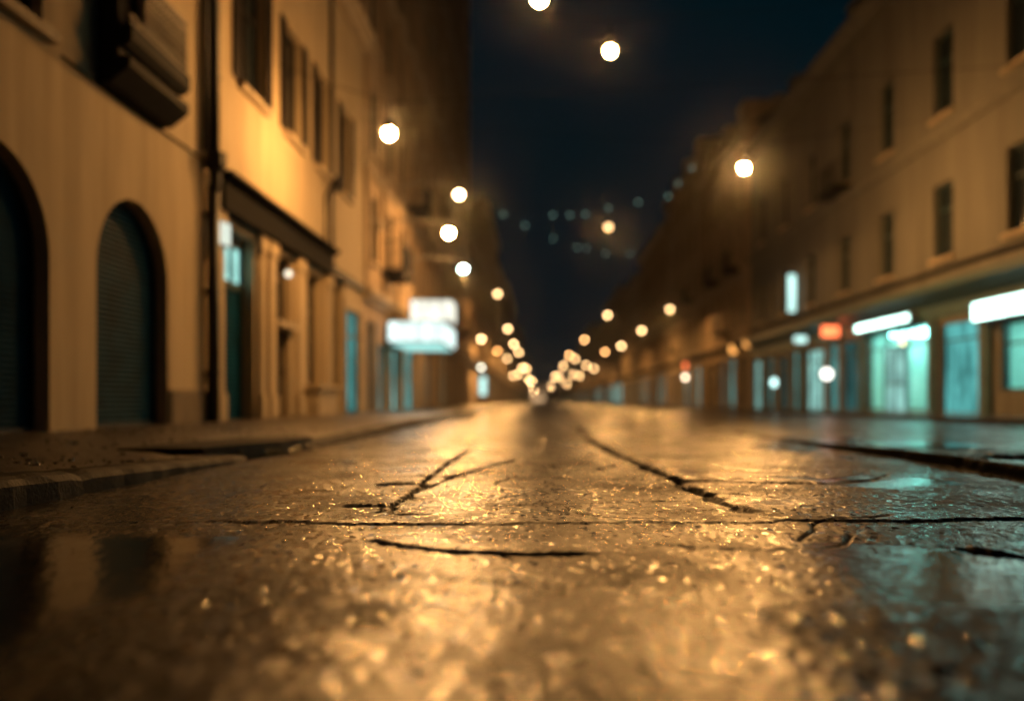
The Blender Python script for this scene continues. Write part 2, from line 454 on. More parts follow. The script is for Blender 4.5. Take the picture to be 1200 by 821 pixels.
    for (a, b, c, d) in ext:
        n0 = len(verts) + len(ev); ev += [(a, c, 0), (b, c, 0), (b, d, 0), (a, d, 0)]; ef.append((n0, n0 + 1, n0 + 2, n0 + 3))
    verts = np.concatenate([verts, np.array(ev)]); faces = np.concatenate([q, np.array(ef)])
    me = bpy.data.meshes.new('road')
    me.vertices.add(len(verts)); me.vertices.foreach_set('co', verts.ravel().astype(np.float32))
    me.loops.add(len(faces) * 4); me.loops.foreach_set('vertex_index', faces.ravel().astype(np.int32))
    me.polygons.add(len(faces)); me.polygons.foreach_set('loop_start', np.arange(0, len(faces) * 4, 4, dtype=np.int32))
    me.polygons.foreach_set('loop_total', np.full(len(faces), 4, dtype=np.int32))
    me.polygons.foreach_set('use_smooth', np.ones(len(faces), dtype=bool))
    me.update(calc_edges=True)
    ca = me.color_attributes.new('wear_dark', 'FLOAT_COLOR', 'POINT')
    c = np.zeros((len(verts), 4), np.float32); c[:, 3] = 1
    c[:nx * ny, 0] = pud.ravel(); c[:nx * ny, 1] = np.clip(crack, 0, 1).ravel(); c[:nx * ny, 2] = darkp.ravel()
    ca.data.foreach_set('color', c.ravel())
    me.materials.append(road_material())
    o = bpy.data.objects.new('road', me); COL.objects.link(o); struct(o)
build_road()

# ------------------------------------------------------------------ ground sheet, pavements and kerbs
m_pave = surf('wet_dirty_paving', (.06, .05, .042), .34, var=.5, scale=7, bump=.9, bscale=60)
m_pave_r = surf('wet_smooth_paving', (.10, .10, .09), .14, var=.4, scale=5, bump=.05, bscale=12)
m_kerb = surf('worn_kerb_stone', (.024, .021, .019), .6, var=.45, scale=9, bump=.5, bscale=45, spec=.08)
m_ground = surf('bare_ground', (.05, .045, .04), .8, var=.3)

g = MB(); g.quad((-60, -20, -.12), (70, -20, -.12), (70, 700, -.12), (-60, 700, -.12)); struct(g.build('ground', m_ground))

def kz(y):          # top of the left kerb: it drops at a worn crossing near y = 8-9
    return float(np.interp(y, [0, 3.6, 4.6, 5.7, 7.0, 7.8, 8.8, 9.8, 13, 18, 30], [.17, .15, .122, .095, .06, .045, .045, .055, .095, .12, .13]))

def build_pavement():
    xs = np.linspace(WLX - .6, KL - .2, 74)
    ys = np.concatenate([np.arange(-15, 3, .6), 3 * np.exp(np.arange(0, 420) * .0075)]); ys = ys[ys < 60]
    ys = np.concatenate([ys, [640]])
    X, Y = np.meshgrid(xs, ys)
    K = np.array([kz(y) for y in ys])[:, None]
    t = sstep(0, 1, (KL - .2 - X) / 1.7)
    H = K * (1 - t) + .15 * t
    near = 1 - sstep(12, 24, Y)
    H = H + ((fbm(X * 1.4, Y * 1.4, 5, 4) - .5) * .045 + (fbm(X * 8, Y * 8, 15, 3) - .5) * .028) * near * sstep(0, .25, KL - .2 - X + .06)
    # flagstone joints further on
    j = np.minimum(np.abs((Y % 1.1) - .55), np.abs((X % .9) - .45))
    H = H - .008 * (1 - near) * (j < .02)
    V = np.stack([X, Y, H], -1).reshape(-1, 3); nx = len(xs); ny = len(ys)
    idx = np.arange(nx * ny).reshape(ny, nx)
    q = np.stack([idx[:-1, :-1], idx[:-1, 1:], idx[1:, 1:], idx[1:, :-1]], -1).reshape(-1, 4)
    me = bpy.data.meshes.new('pavement'); me.from_pydata(V.tolist(), [], q.tolist())
    for p in me.polygons: p.use_smooth = True
    me.materials.append(m_pave)
    o = bpy.data.objects.new('pavement', me); COL.objects.link(o); struct(o)
build_pavement()

def build_kerb():
    bm = bmesh.new()
    y = -6.
    cuts = [-6, -2, 1.5, 4.62, 7.75]
    segs = [(-6, -2.02), (-2, 1.48), (1.5, 4.60), (4.63, 7.70)]
    yy = 9.15
    while yy < 120:
        l = 1.6 if yy < 40 else 8
        segs.append((yy, yy + l - .025)); yy += l
    segs.append((yy, 640))
    r = random.Random(5)
    for (a, b) in segs:
        n = max(2, int((b - a) / .12)) if b < 30 else 2
        off = r.uniform(-.018, .018); dz = r.uniform(-.008, .008)
        rings = []
        for k in range(n + 1):
            y = a + (b - a) * k / n
            z = kz(y) + dz
            e = 0.
            if a > 4 and b < 8:                          # the broken end of this stone
                tt = max(0, (y - 6.9) / .8); e = .13 * tt * tt; z -= .035 * tt
            if k in (0, n): z -= .012; e += .012
            jx = (math.sin(y * 7.3) * .5 + math.sin(y * 19.1 + 1) * .5) * .010
            jz = (math.sin(y * 11.7 + 2) * .5 + math.sin(y * 27.) * .5) * .006
            xo = KL + off - e + jx; xi = KL - .26 + off * .3
            prof = [(xi, -.1), (xi, z - .004), (xi + .02, z + jz), (xo - .055, z + jz), (xo - .018, z - .014 + jz), (xo, z - .045), (xo + .012 + jx * .5, -.1)]
            rings.append([bm.verts.new((px, y, pz)) for px, pz in prof])
        for k in range(n):
            for j in range(len(rings[0])):
                j2 = (j + 1) % len(rings[0])
                bm.faces.new((rings[k][j], rings[k][j2], rings[k + 1][j2], rings[k + 1][j]))
        bm.faces.new(rings[0]); bm.faces.new(rings[-1][::-1])
    bmesh.ops.recalc_face_normals(bm, faces=bm.faces[:])
    me = bpy.data.meshes.new('kerb'); bm.to_mesh(me); bm.free()
    me.materials.append(m_kerb)
    struct_o = bpy.data.objects.new('kerb', me); COL.objects.link(struct_o); struct(struct_o)
build_kerb()

# the far pavement on the right with its kerb
p = MB(); p.box(KR + .22, WRX + .6, -15, 640, -.1, .13); struct(p.build('pavement', m_pave_r))
p = MB(); p.box(KR, KR + .215, -15, 640, -.1, .134); struct(p.build('kerb', m_kerb, bevel=.012))

def rock(mb, c, r, rr, flat=.6):
    bm = bmesh.new(); bmesh.ops.create_icosphere(bm, subdivisions=1, radius=1)
    i = len(mb.v); s = [r * rr.uniform(.7, 1.3), r * rr.uniform(.7, 1.3), r * flat * rr.uniform(.7, 1.2)]
    a = rr.uniform(0, 6.3)
    for v in bm.verts:
        k = rr.uniform(.8, 1.15); x, y, z = v.co.x * s[0] * k, v.co.y * s[1] * k, v.co.z * s[2] * k
        mb.v.append((c[0] + x * math.cos(a) - y * math.sin(a), c[1] + x * math.sin(a) + y * math.cos(a), c[2] + z))
    for f in bm.faces: mb.f.append(tuple(i + v.index for v in f.verts)); mb.mi.append(0)
    bm.free()

rr = random.Random(3)
mb = MB()
for k in range(1500):
    y = 3.2 + 9.5 * rr.random() ** 1.6; x = rr.uniform(-5.2, -2.5)
    t = float(sstep(0, 1, np.array((KL - .2 - x) / 1.7))); z = kz(y) * (1 - t) + .15 * t
    rock(mb, (x, y, z + .004), .006 + .022 * rr.random() ** 4, rr)
for k in range(60):                                   # crumbs fallen off the broken kerb
    y = rr.gauss(8.2, .5); x = rr.gauss(-2.42, .13)
    rock(mb, (x, y, .03), .008 + .03 * rr.random() ** 3, rr)
tag(mb.build('gravel', surf('wet_grit', (.10, .085, .07), .25, var=.5, scale=30)), None, None, kind='stuff')

rr = random.Random(9)
mb = MB()
for k in range(900):                                   # loose wet grit lying on the road
    y = 1.35 + 5.5 * rr.random() ** 2.2; x = rr.uniform(-.62, .62) * y + .05
    if x < -2.3 or x > 3: continue
    rock(mb, (x, y, .002), .0018 + .0042 * rr.random() ** 3, rr, .75)
tag(mb.build('grit', surf('wet_road_grit', (.06, .055, .05), .12, var=.5, scale=60)), None, None, kind='stuff')

def flagstone():
    top = [(-3.35, 7.05), (-2.62, 7.02), (-2.40, 8.3), (-2.42, 9.55), (-2.75, 9.9), (-3.3, 9.6)]
    bm = bmesh.new()
    lo = [bm.verts.new((x, y, -.03)) for x, y in top]
    hi = [bm.verts.new((x, y, .112 - .018 * (y - 7) / 2.8 + .01 * (x + 2.9))) for x, y in top]
    bm.faces.new(hi); bm.faces.new(lo[::-1])
    for k in range(len(top)):
        k2 = (k + 1) % len(top); bm.faces.new((lo[k], lo[k2], hi[k2], hi[k]))
    bmesh.ops.recalc_face_normals(bm, faces=bm.faces[:])
    bmesh.ops.bevel(bm, geom=bm.edges[:], offset=.018, segments=2, affect='EDGES')
    bmesh.ops.subdivide_edges(bm, edges=[e for e in bm.edges if e.calc_length() > .3], cuts=5, use_grid_fill=True)
    bm.normal_update()
    for v in bm.verts:
        n = math.sin(v.co.x * 23 + v.co.y * 9) * math.sin(v.co.y * 17)
        v.co.z += .005 * n
        v.co.x += .008 * math.sin(v.co.y * 31)
    b = Vector((-2.9, 8.4, 0))
    for v in bm.verts: v.co -= b
    me = bpy.data.meshes.new('paving_slab'); bm.to_mesh(me); bm.free(); me.materials.append(m_kerb)
    o = bpy.data.objects.new('paving_slab', me); o.location = b; COL.objects.link(o)
    tag(o, 'loose tilted paving slab lying by the gap in the left kerb', 'paving slab')
flagstone()

# ------------------------------------------------------------------ facades
def facade(mb, xw, sg, y0, y1, z0, z1, ops, rec=.2):
    """wall on the plane x = xw; the street lies on the side sg. ops: (a,b,c,d,arch_spring or None[,recess])"""
    ysx = sorted({y0, y1, *[o[0] for o in ops], *[o[1] for o in ops]})
    zsx = sorted({z0, z1, *[o[2] for o in ops], *[o[3] for o in ops]})
    for i in range(len(ysx) - 1):
        ca = .5 * (ysx[i] + ysx[i + 1]); run = None
        for j in range(len(zsx) - 1):
            cb = .5 * (zsx[j] + zsx[j + 1])
            inside = any(o[0] < ca < o[1] and o[2] < cb < o[3] for o in ops)
            if not inside:
                if run is None: run = zsx[j]
            if (inside or j == len(zsx) - 2) and run is not None:
                e = zsx[j] if inside else zsx[j + 1]
                mb.quad((xw, ysx[i], run), (xw, ysx[i + 1], run), (xw, ysx[i + 1], e), (xw, ysx[i], e)); run = None
    for o in ops:
        a, b, c, d, sp = o[:5]; r = o[5] if len(o) > 5 else rec
        xi = xw - sg * r
        if sp is None:
            mb.quad((xw, a, c), (xi, a, c), (xi, a, d), (xw, a, d)); mb.quad((xw, b, c), (xi, b, c), (xi, b, d), (xw, b, d))
            mb.quad((xw, a, d), (xw, b, d), (xi, b, d), (xi, a, d)); mb.quad((xw, a, c), (xw, b, c), (xi, b, c), (xi, a, c))
        else:
            mb.quad((xw, a, c), (xi, a, c), (xi, a, sp), (xw, a, sp)); mb.quad((xw, b, c), (xi, b, c), (xi, b, sp), (xw, b, sp))
            mb.quad((xw, a, c), (xw, b, c), (xi, b, c), (xi, a, c))
            n = 28; pts = [(.5 * (a + b) - .5 * (b - a) * math.cos(PI * k / n), sp + (d - sp) * math.sin(PI * k / n)) for k in range(n + 1)]
            for k in range(n):
                (ya, za), (yb, zb) = pts[k], pts[k + 1]
                mb.quad((xw, ya, za), (xw, yb, zb), (xi, yb, zb), (xi, ya, za))
                mb.quad((xw, ya, za), (xw, yb, zb), (xw, yb, d), (xw, ya, d))

def shell(mb, xw, sg, y0, y1, z0, z1, depth=13.):
    xb = xw - sg * depth
    mb.quad((xw, y0, z0), (xb, y0, z0), (xb, y0, z1), (xw, y0, z1)); mb.quad((xw, y1, z0), (xb, y1, z0), (xb, y1, z1), (xw, y1, z1))
    mb.quad((xb, y0, z0), (xb, y1, z0), (xb, y1, z1), (xb, y0, z1)); mb.quad((xw, y0, z1), (xw, y1, z1), (xb, y1, z1), (xb, y0, z1))

def window_mb(w, h, sg, rec=.2):
    """frame and pane, origin at the sill centre on the wall plane; the street is on the side sg of x"""
    f = MB(); xi = -sg * (rec - .07)
    x0, x1 = sorted((xi, xi - sg * .06))
    b = .07
    f.box(x0, x1, -w / 2, -w / 2 + b, 0, h); f.box(x0, x1, w / 2 - b, w / 2, 0, h)
    f.box(x0, x1, -w / 2 + b, w / 2 - b, 0, b); f.box(x0, x1, -w / 2 + b, w / 2 - b, h - b, h)
    f.box(x0 + .004, x1 - .004, -.03, .03, b, h - b); f.box(x0 + .006, x1 - .006, -w / 2 + b, -.03, h * .66, h * .66 + .05); f.box(x0 + .006, x1 - .006, .03, w / 2 - b, h * .66, h * .66 + .05)
    p = MB(); xp = -sg * (rec - .03); a, c = sorted((xp, xp - sg * .02)); p.box(a, c, -w / 2, w / 2, 0, h)
    s = MB(); a, c = sorted((0.003 * sg, sg * .12)); s.box(a, c, -w / 2 - .12, w / 2 + .12, -.12, -.003)
    return f, p, s

_win = {}
def add_window(par, base, xw, sg, yc, zs, w, h, panemat=None, framemat=None, rec=.2, detail=True, surround=None):
    key = (round(w, 2), round(h, 2), sg, rec, (panemat or M['pane']).name, (framemat or M['wood']).name)
    if key not in _win:
        f, p, s = window_mb(w, h, sg, rec)
        of = f.build('window', framemat or M['wood']); op = p.build('pane', panemat or M['pane']); os_ = s.build('sill', M['stone'])
        _win[key] = (of.data, op.data, os_.data)
        for o in (of, op, os_): bpy.data.objects.remove(o)
    df, dp, ds = _win[key]
    o = bpy.data.objects.new('window', df); COL.objects.link(o); o.parent = par; o.location = Vector((xw, yc, zs)) - base
    q = bpy.data.objects.new('pane', dp); COL.objects.link(q); q.parent = o
    if detail:
        q = bpy.data.objects.new('sill', ds); COL.objects.link(q); q.parent = o
    return o

def corniced(x, sg, z, p, h):        # a moulding profile: (x,z) list
    a = x + sg * .002
    return [(a, z), (x + sg * p * .45, z), (x + sg * p * .55, z + h * .3), (x + sg * p * .9, z + h * .55), (x + sg * p, z + h * .62), (x + sg * p, z + h), (a, z + h)]

# ================================================================== LEFT ROW
# ---- the tan house with arched roller shutters
B = thing('apartment_house', 'tan plastered house with two arched roller shutters at the left edge', 'building', (WLX, 4., 0))
b0 = world_loc(B)
A1 = (7.55, 9.70, .10, 3.06, 2.02, .22); A2 = (10.72, 12.79, .10, 3.10, 2.08, .22)
w1 = (8.10, 9.56, 4.45, 6.9, None, .2); bd = (10.95, 12.25, 4.9, 7.3, None, .25)
A0 = (4.4, 6.5, .10, 3.06, 2.02, .22); w0 = (5.0, 6.4, 4.45, 6.9, None, .2)
mb = MB(); facade(mb, WLX, 1, -6, 14.28, -.1, 12.5, [A0, A1, A2, w0, w1, bd]); shell(mb, WLX, 1, -6, 14.28, -.1, 12.5)
mb.build('wall', M['tan'], B)
for a in (A0, A1, A2):
    mb = MB(); ya, yb, zc, zd, sp, r = a
    xb = WLX - r; n = 46; hh = (zd - zc) / n; rad = (yb - ya) / 2; yc = (ya + yb) / 2
    for k in range(n):                                    # corrugated slats cut to the arch
        z0 = zc + k * hh; z1 = z0 + hh
        def hw(z): return rad if z <= sp else rad * math.sqrt(max(0, 1 - ((z - sp) / (zd - sp)) ** 2))
        prof = [(0, 0), (.022, .25), (.028, .5), (.022, .75), (0, 1)]
        for (d0, t0), (d1, t1) in zip(prof[:-1], prof[1:]):
            za, zb = z0 + hh * t0, z0 + hh * t1
            mb.quad((xb + d0, yc - hw(za), za), (xb + d0, yc + hw(za), za), (xb + d1, yc + hw(zb), zb), (xb + d1, yc - hw(zb), zb))
    sh = mb.build('roller_shutter', M['shutter'], B, base=None)
    mb = MB()
    rim = [(WLX - r + .03, yc - rad + .03, zc)] + [(WLX - r + .03, yc - (rad - .03) * math.cos(PI * k / 20), sp + (zd - sp - .03) * math.sin(PI * k / 20)) for k in range(21)] + [(WLX - r + .03, yc + rad - .03, zc)]
    mb.tube(rim, .035, 6); sub(sh, mb, 'shutter_guide', M['iron'], B)
    mb = MB(); mb.box(WLX - r + .02, WLX - r + .06, yc - rad * .95, yc + rad * .95, zc + .002, zc + .10); sub(sh, mb, 'bottom_rail', M['iron'], B)
for a in (w0, w1): add_window(B, b0, WLX, 1, .5 * (a[0] + a[1]), a[2], a[1] - a[0], a[3] - a[2], framemat=M['brown_wood'])
add_window(B, b0, WLX, 1, .5 * (bd[0] + bd[1]), bd[2], bd[1] - bd[0], bd[3] - bd[2], rec=.25, framemat=M['brown_wood'], detail=False)
mb = MB(); mb.prism([(WLX + .002, .1), (WLX + .035, .1), (WLX + .035, .62), (WLX + .002, .66)], 12.84, 14.2); mb.build('plinth', M['plinth'], B)
# balcony
y0, y1 = 10.72, 12.55
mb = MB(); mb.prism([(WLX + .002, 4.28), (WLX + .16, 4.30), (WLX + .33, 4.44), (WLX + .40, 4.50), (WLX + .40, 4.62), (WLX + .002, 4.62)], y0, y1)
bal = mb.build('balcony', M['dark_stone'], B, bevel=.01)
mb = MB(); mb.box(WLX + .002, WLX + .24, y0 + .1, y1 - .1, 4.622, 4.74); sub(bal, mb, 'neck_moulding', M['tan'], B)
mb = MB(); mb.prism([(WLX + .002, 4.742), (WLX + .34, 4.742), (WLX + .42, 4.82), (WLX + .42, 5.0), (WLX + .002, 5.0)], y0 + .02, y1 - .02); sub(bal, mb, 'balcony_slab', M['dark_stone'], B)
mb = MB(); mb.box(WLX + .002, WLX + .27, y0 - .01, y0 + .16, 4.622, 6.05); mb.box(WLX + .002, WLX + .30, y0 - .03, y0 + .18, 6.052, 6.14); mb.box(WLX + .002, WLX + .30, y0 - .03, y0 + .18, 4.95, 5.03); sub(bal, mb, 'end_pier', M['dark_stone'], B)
mb = MB()
mb.box(WLX + .355, WLX + .372, y0 + .44, y1 - .05, 5.02, 5.72)
sub(bal, mb, 'railing_panel', M['black'], B); mb = MB()
for z in (5.05, 5.13, 5.62, 5.74): mb.tube([(WLX + .38, y0 + .05, z), (WLX + .38, y1 - .05, z)], .018, 6)
for z in (5.05, 5.74): mb.tube([(WLX + .38, y1 - .05, z), (WLX + .01, y1 - .05, z)], .018, 6)
for k in range(13):
    y = y0 + .44 + k * (y1 - y0 - .52) / 12
    mb.tube([(WLX + .38, y, 5.0), (WLX + .38, y, 5.74)], .013, 6)
    if k < 12:
        yc = y + (y1 - y0 - .52) / 24
        for zc, rd in ((5.21, .06), (5.30, .065), (5.40, .05), (5.47, .06), (5.54, .06), (5.68, .05)):
            mb.tube([(WLX + .38, yc + rd * math.cos(q * PI / 6), zc + rd * math.sin(q * PI / 6)) for q in range(12)], .015, 5, True)
for k in range(4): mb.tube([(WLX + .05 + k * .09, y1 - .05, 5.0), (WLX + .05 + k * .09, y1 - .05, 5.74)], .012, 6)
sub(bal, mb, 'railing', surf('gilded_iron', (.13, .10, .06), .4, .2, var=.5, scale=20), B)
mb = MB(); mb.prism(corniced(WLX, 1, 12.0, .45, .5), -6, 14.28); mb.build('cornice', M['stone'], B)
mb = MB(); mb.tube([(WLX + .025, 9.9, 4.29), (WLX + .02, 11.5, 4.25), (WLX + .025, 14.2, 4.27)], .013, 6); mb.build('cable', M['black'], B)
# ---- downpipe between the two houses
mb = MB(); mb.tube([(WLX + .13, 14.22, .16), (WLX + .13, 14.22, 3.9)], .095, 10); mb.tube([(WLX + .13, 14.22, 4.3), (WLX + .13, 14.22, 12.0)], .095, 10)
mb.tube([(WLX + .08, 14.0, 4.4), (WLX + .08, 14.0, 12.0)], .05, 8)
dp = mb.build('downpipe', M['pipe'], B, smooth=True)
mb = MB(); mb.lathe([(.0, -.42), (.08, -.40), (.10, -.1), (.17, .0), (.17, .2), (.14, .22), (.0, .22)], (WLX + .175, 14.2, 4.2), 8); sub(dp, mb, 'hopper', M['pipe'], B)
for z in (.9, 2.2, 3.4, 5.6, 7.2, 9):
    mb = MB(); mb.box(WLX + .003, WLX + .22, 14.13, 14.31, z, z + .05); sub(dp, mb, 'pipe_bracket', M['iron'], B)

# ---- the ochre house with shop openings
B = thing('shop_house', 'ochre house with a teal doorway and dark fascia beside the black downpipe', 'building', (WLX, 20, 0))
b0 = world_loc(B)
o_door = (14.95, 16.65, .12, 3.45, None, .28); o_d2a = (17.95, 19.15, 2.12, 3.5, None, .25); o_d2b = (18.05, 19.05, .15, 1.98, None, .22)
o3 = (20.5, 21.7, .85, 3.45, None, .25); o4 = (22.8, 24.3, .15, 3.7, None, .3); o5 = (24.55, 26.6, .15, 3.05, None, .2)
wins = [(15.85, 17.25, 6.1, 8.45, None, .2), (18.7, 19.95, 6.1, 8.4, None, .2), (21.3, 22.5, 6.1, 8.4, None, .2), (24.0, 25.1, 6.1, 8.4, None, .2)]
mb = MB(); facade(mb, WLX, 1, 14.3, 26.9, -.1, 11.4, [o_door, o_d2a, o_d2b, o3, o4, o5] + wins); shell(mb, WLX, 1, 14.3, 26.9, -.1, 11.4)
mb.build('wall', M['tan2'], B)
for a in wins:
    wo = add_window(B, b0, WLX, 1, .5 * (a[0] + a[1]), a[2], a[1] - a[0], a[3] - a[2], framemat=M['brown_wood'])
    for s in (-1, 1):                                     # open louvred leaves
        mb = MB(); wd = .08; yc = .5 * (a[0] + a[1]) + s * ((a[1] - a[0]) / 2 + .22)
        mb.box(WLX + .01, WLX + .045, yc - .2, yc + .2, a[2], a[3])
        for k in range(20):
            z = a[2] + .08 + k * (a[3] - a[2] - .16) / 20; mb.box(WLX + .045, WLX + .06, yc - .16, yc + .16, z, z + .06)
        mb.build('window_shutter', M['brown_wood'], B)
# dark fascia with cornice over the shops
mb = MB(); mb.box(WLX + .003, WLX + .20, 14.55, 22.3, 3.62, 4.05); fa = mb.build('fascia', M['black'], B)
mb = MB(); mb.prism(corniced(WLX, 1, 4.052, .34, .17), 14.5, 22.35); sub(fa, mb, 'ledge', M['black'], B)
mb = MB(); mb.box(WLX + .003, WLX + .10, 22.7, 26.7, 3.72, 3.92); mb.build('lintel', M['brown_wood'], B)
for (ya, yb) in ((14.42, 14.85), (16.78, 17.1), (17.35, 17.8), (19.4, 19.85), (22.0, 22.6)):
    mb = MB(); mb.box(WLX + .003, WLX + .09, ya, yb, .16, 3.3); mb.box(WLX + .003, WLX + .13, ya - .04, yb + .04, 3.302, 3.6); mb.box(WLX + .092, WLX + .13, ya - .03, yb + .03, .16, .6)
    mb.build('pilaster', M['tan2'], B, bevel=.008)
# teal doorway with a lit transom
xi = WLX - .28
mb = MB(); n = 28
for k in range(n):
    z0 = .14 + k * 2.36 / n; mb.prism([(xi, z0), (xi + .03, z0 + .02), (xi + .03, z0 + .06), (xi, z0 + .082)], 15.03, 16.57)
dr = mb.build('door_shutter', M['shutter'], B)
mb = MB(); mb.box(xi - .02, xi + .012, 15.03, 16.57, 2.62, 3.25); tr = mb.build('transom_window', M['lit_transom'], B)
mb = MB()
for (ya, yb, za, zb) in ((14.952, 15.03, .12, 3.45), (16.57, 16.648, .12, 3.45), (15.031, 16.569, 2.5, 2.62), (15.031, 16.569, 3.25, 3.45), (15.52, 15.57, 2.621, 3.249), (16.06, 16.11, 2.621, 3.249)): mb.box(xi - .02, xi + .07, ya, yb, za, zb)
mb.build('door_frame', M['wood'], B)
add_window(B, b0, WLX, 1, 18.55, 2.12, 1.2, 1.38, framemat=M['brown_wood'], rec=.25)
mb = MB(); mb.box(WLX - .22, WLX - .17, 18.052, 19.048, .16, 1.97)
for ya in (18.15, 18.6): mb.box(WLX - .169, WLX - .15, ya, ya + .36, .4, 1.0); mb.box(WLX - .169, WLX - .15, ya, ya + .36, 1.1, 1.8)
do = mb.build('door', M['brown_wood'], B)
mb = MB(); mb.tube([(WLX - .13, 18.98, 1.0), (WLX - .13, 18.98, 1.18)], .014, 6); sub(do, mb, 'handle', M['iron'], B)
add_window(B, b0, WLX, 1, 21.1, .85, 1.2, 2.6, framemat=M['brown_wood'], rec=.25)
mb = MB(); mb.box(WLX + .004, WLX + .34, 20.2, 22.1, .14, .74); mb.box(WLX + .004, WLX + .40, 20.14, 22.16, .742, .85); mb.build('window_bench', M['stone'], B, bevel=.01)
mb = MB(); mb.box(WLX - .28, WLX - .24, 22.82, 24.28, .16, 3.68); mb.box(WLX - .24, WLX - .2, 23.5, 23.58, .16, 3.68); mb.box(WLX - .24, WLX - .2, 22.84, 24.26, 2.6, 2.7); mb.build('door', M['brown_wood'], B)
mb = MB(); mb.box(WLX - .2, WLX - .17, 24.6, 26.55, .2, 3.0); sp_ = mb.build('shop_window', M['lit_teal'], B)
mb = MB()
for y in (24.552, 25.2, 25.9, 26.53): mb.box(WLX - .165, WLX - .1, y, y + .065, .16, 3.0)
mb.box(WLX - .163, WLX - .1, 24.62, 26.53, 2.3, 2.38); sub(sp_, mb, 'frame', M['wood'], B)
mb = MB(); mb.prism(corniced(WLX, 1, 10.9, .4, .5), 14.3, 26.9); mb.build('cornice', M['stone'], B)
mb = MB(); mb.tube([(WLX + .07, 22.6, 3.95), (WLX + .07, 22.6, 11)], .05, 8); mb.build('downpipe', M['pipe'], B, smooth=True)

# wall things on the ochre house
mb = MB(); mb.box(WLX + .13, WLX + .20, 14.48, 14.78, 3.0, 3.40)
T = thing('wall_sign', 'small white lit sign plate on the pilaster beside the black downpipe', 'sign', (WLX + .1, 14.63, 3.2))
mb.build('casing', M['signbox'], T); mb = MB(); mb.box(WLX + .201, WLX + .21, 14.5, 14.76, 3.02, 3.38); mb.box(WLX + .14, WLX + .19, 14.468, 14.479, 3.02, 3.38); mb.build('sign_face', emit('plate_glow', (.9, 1., .85), .9), T)
T = thing('door_lamp', 'round white globe lamp over the narrow doorway of the ochre house', 'lamp', (WLX, 17.72, 3.05))
mb = MB(); mb.tube([(WLX + .14, 17.72, 3.12), (WLX + .2, 17.72, 3.12), (WLX + .3, 17.72, 3.10)], .02, 6); mb.build('bracket', M['iron'], T)
mb = MB(); mb.lathe([(0.001, -.07), (.05, -.05), (.07, 0), (.05, .05), (.001, .07)], (WLX + .34, 17.72, 3.0), 12); mb.build('globe', emit('door_globe', (1., .93, .72), 1.5), T, smooth=True)
T = thing('wall_lantern', 'unlit black lantern on a curved pipe against the ochre wall', 'lamp', (WLX, 22.0, 5.2))
mb = MB(); mb.tube([(WLX + .05, 22.05, 4.3), (WLX + .05, 22.05, 5.5), (WLX + .18, 22.0, 5.75), (WLX + .36, 21.98, 5.8)], .03, 8); mb.build('pipe_arm', M['iron'], T, smooth=True)
mb = MB(); mb.lathe([(.001, -.28), (.07, -.26), (.13, -.02), (.14, .0), (.16, .02), (.05, .14), (.001, .18)], (WLX + .36, 21.98, 5.85), 10); mb.build('lantern', M['iron'], T)

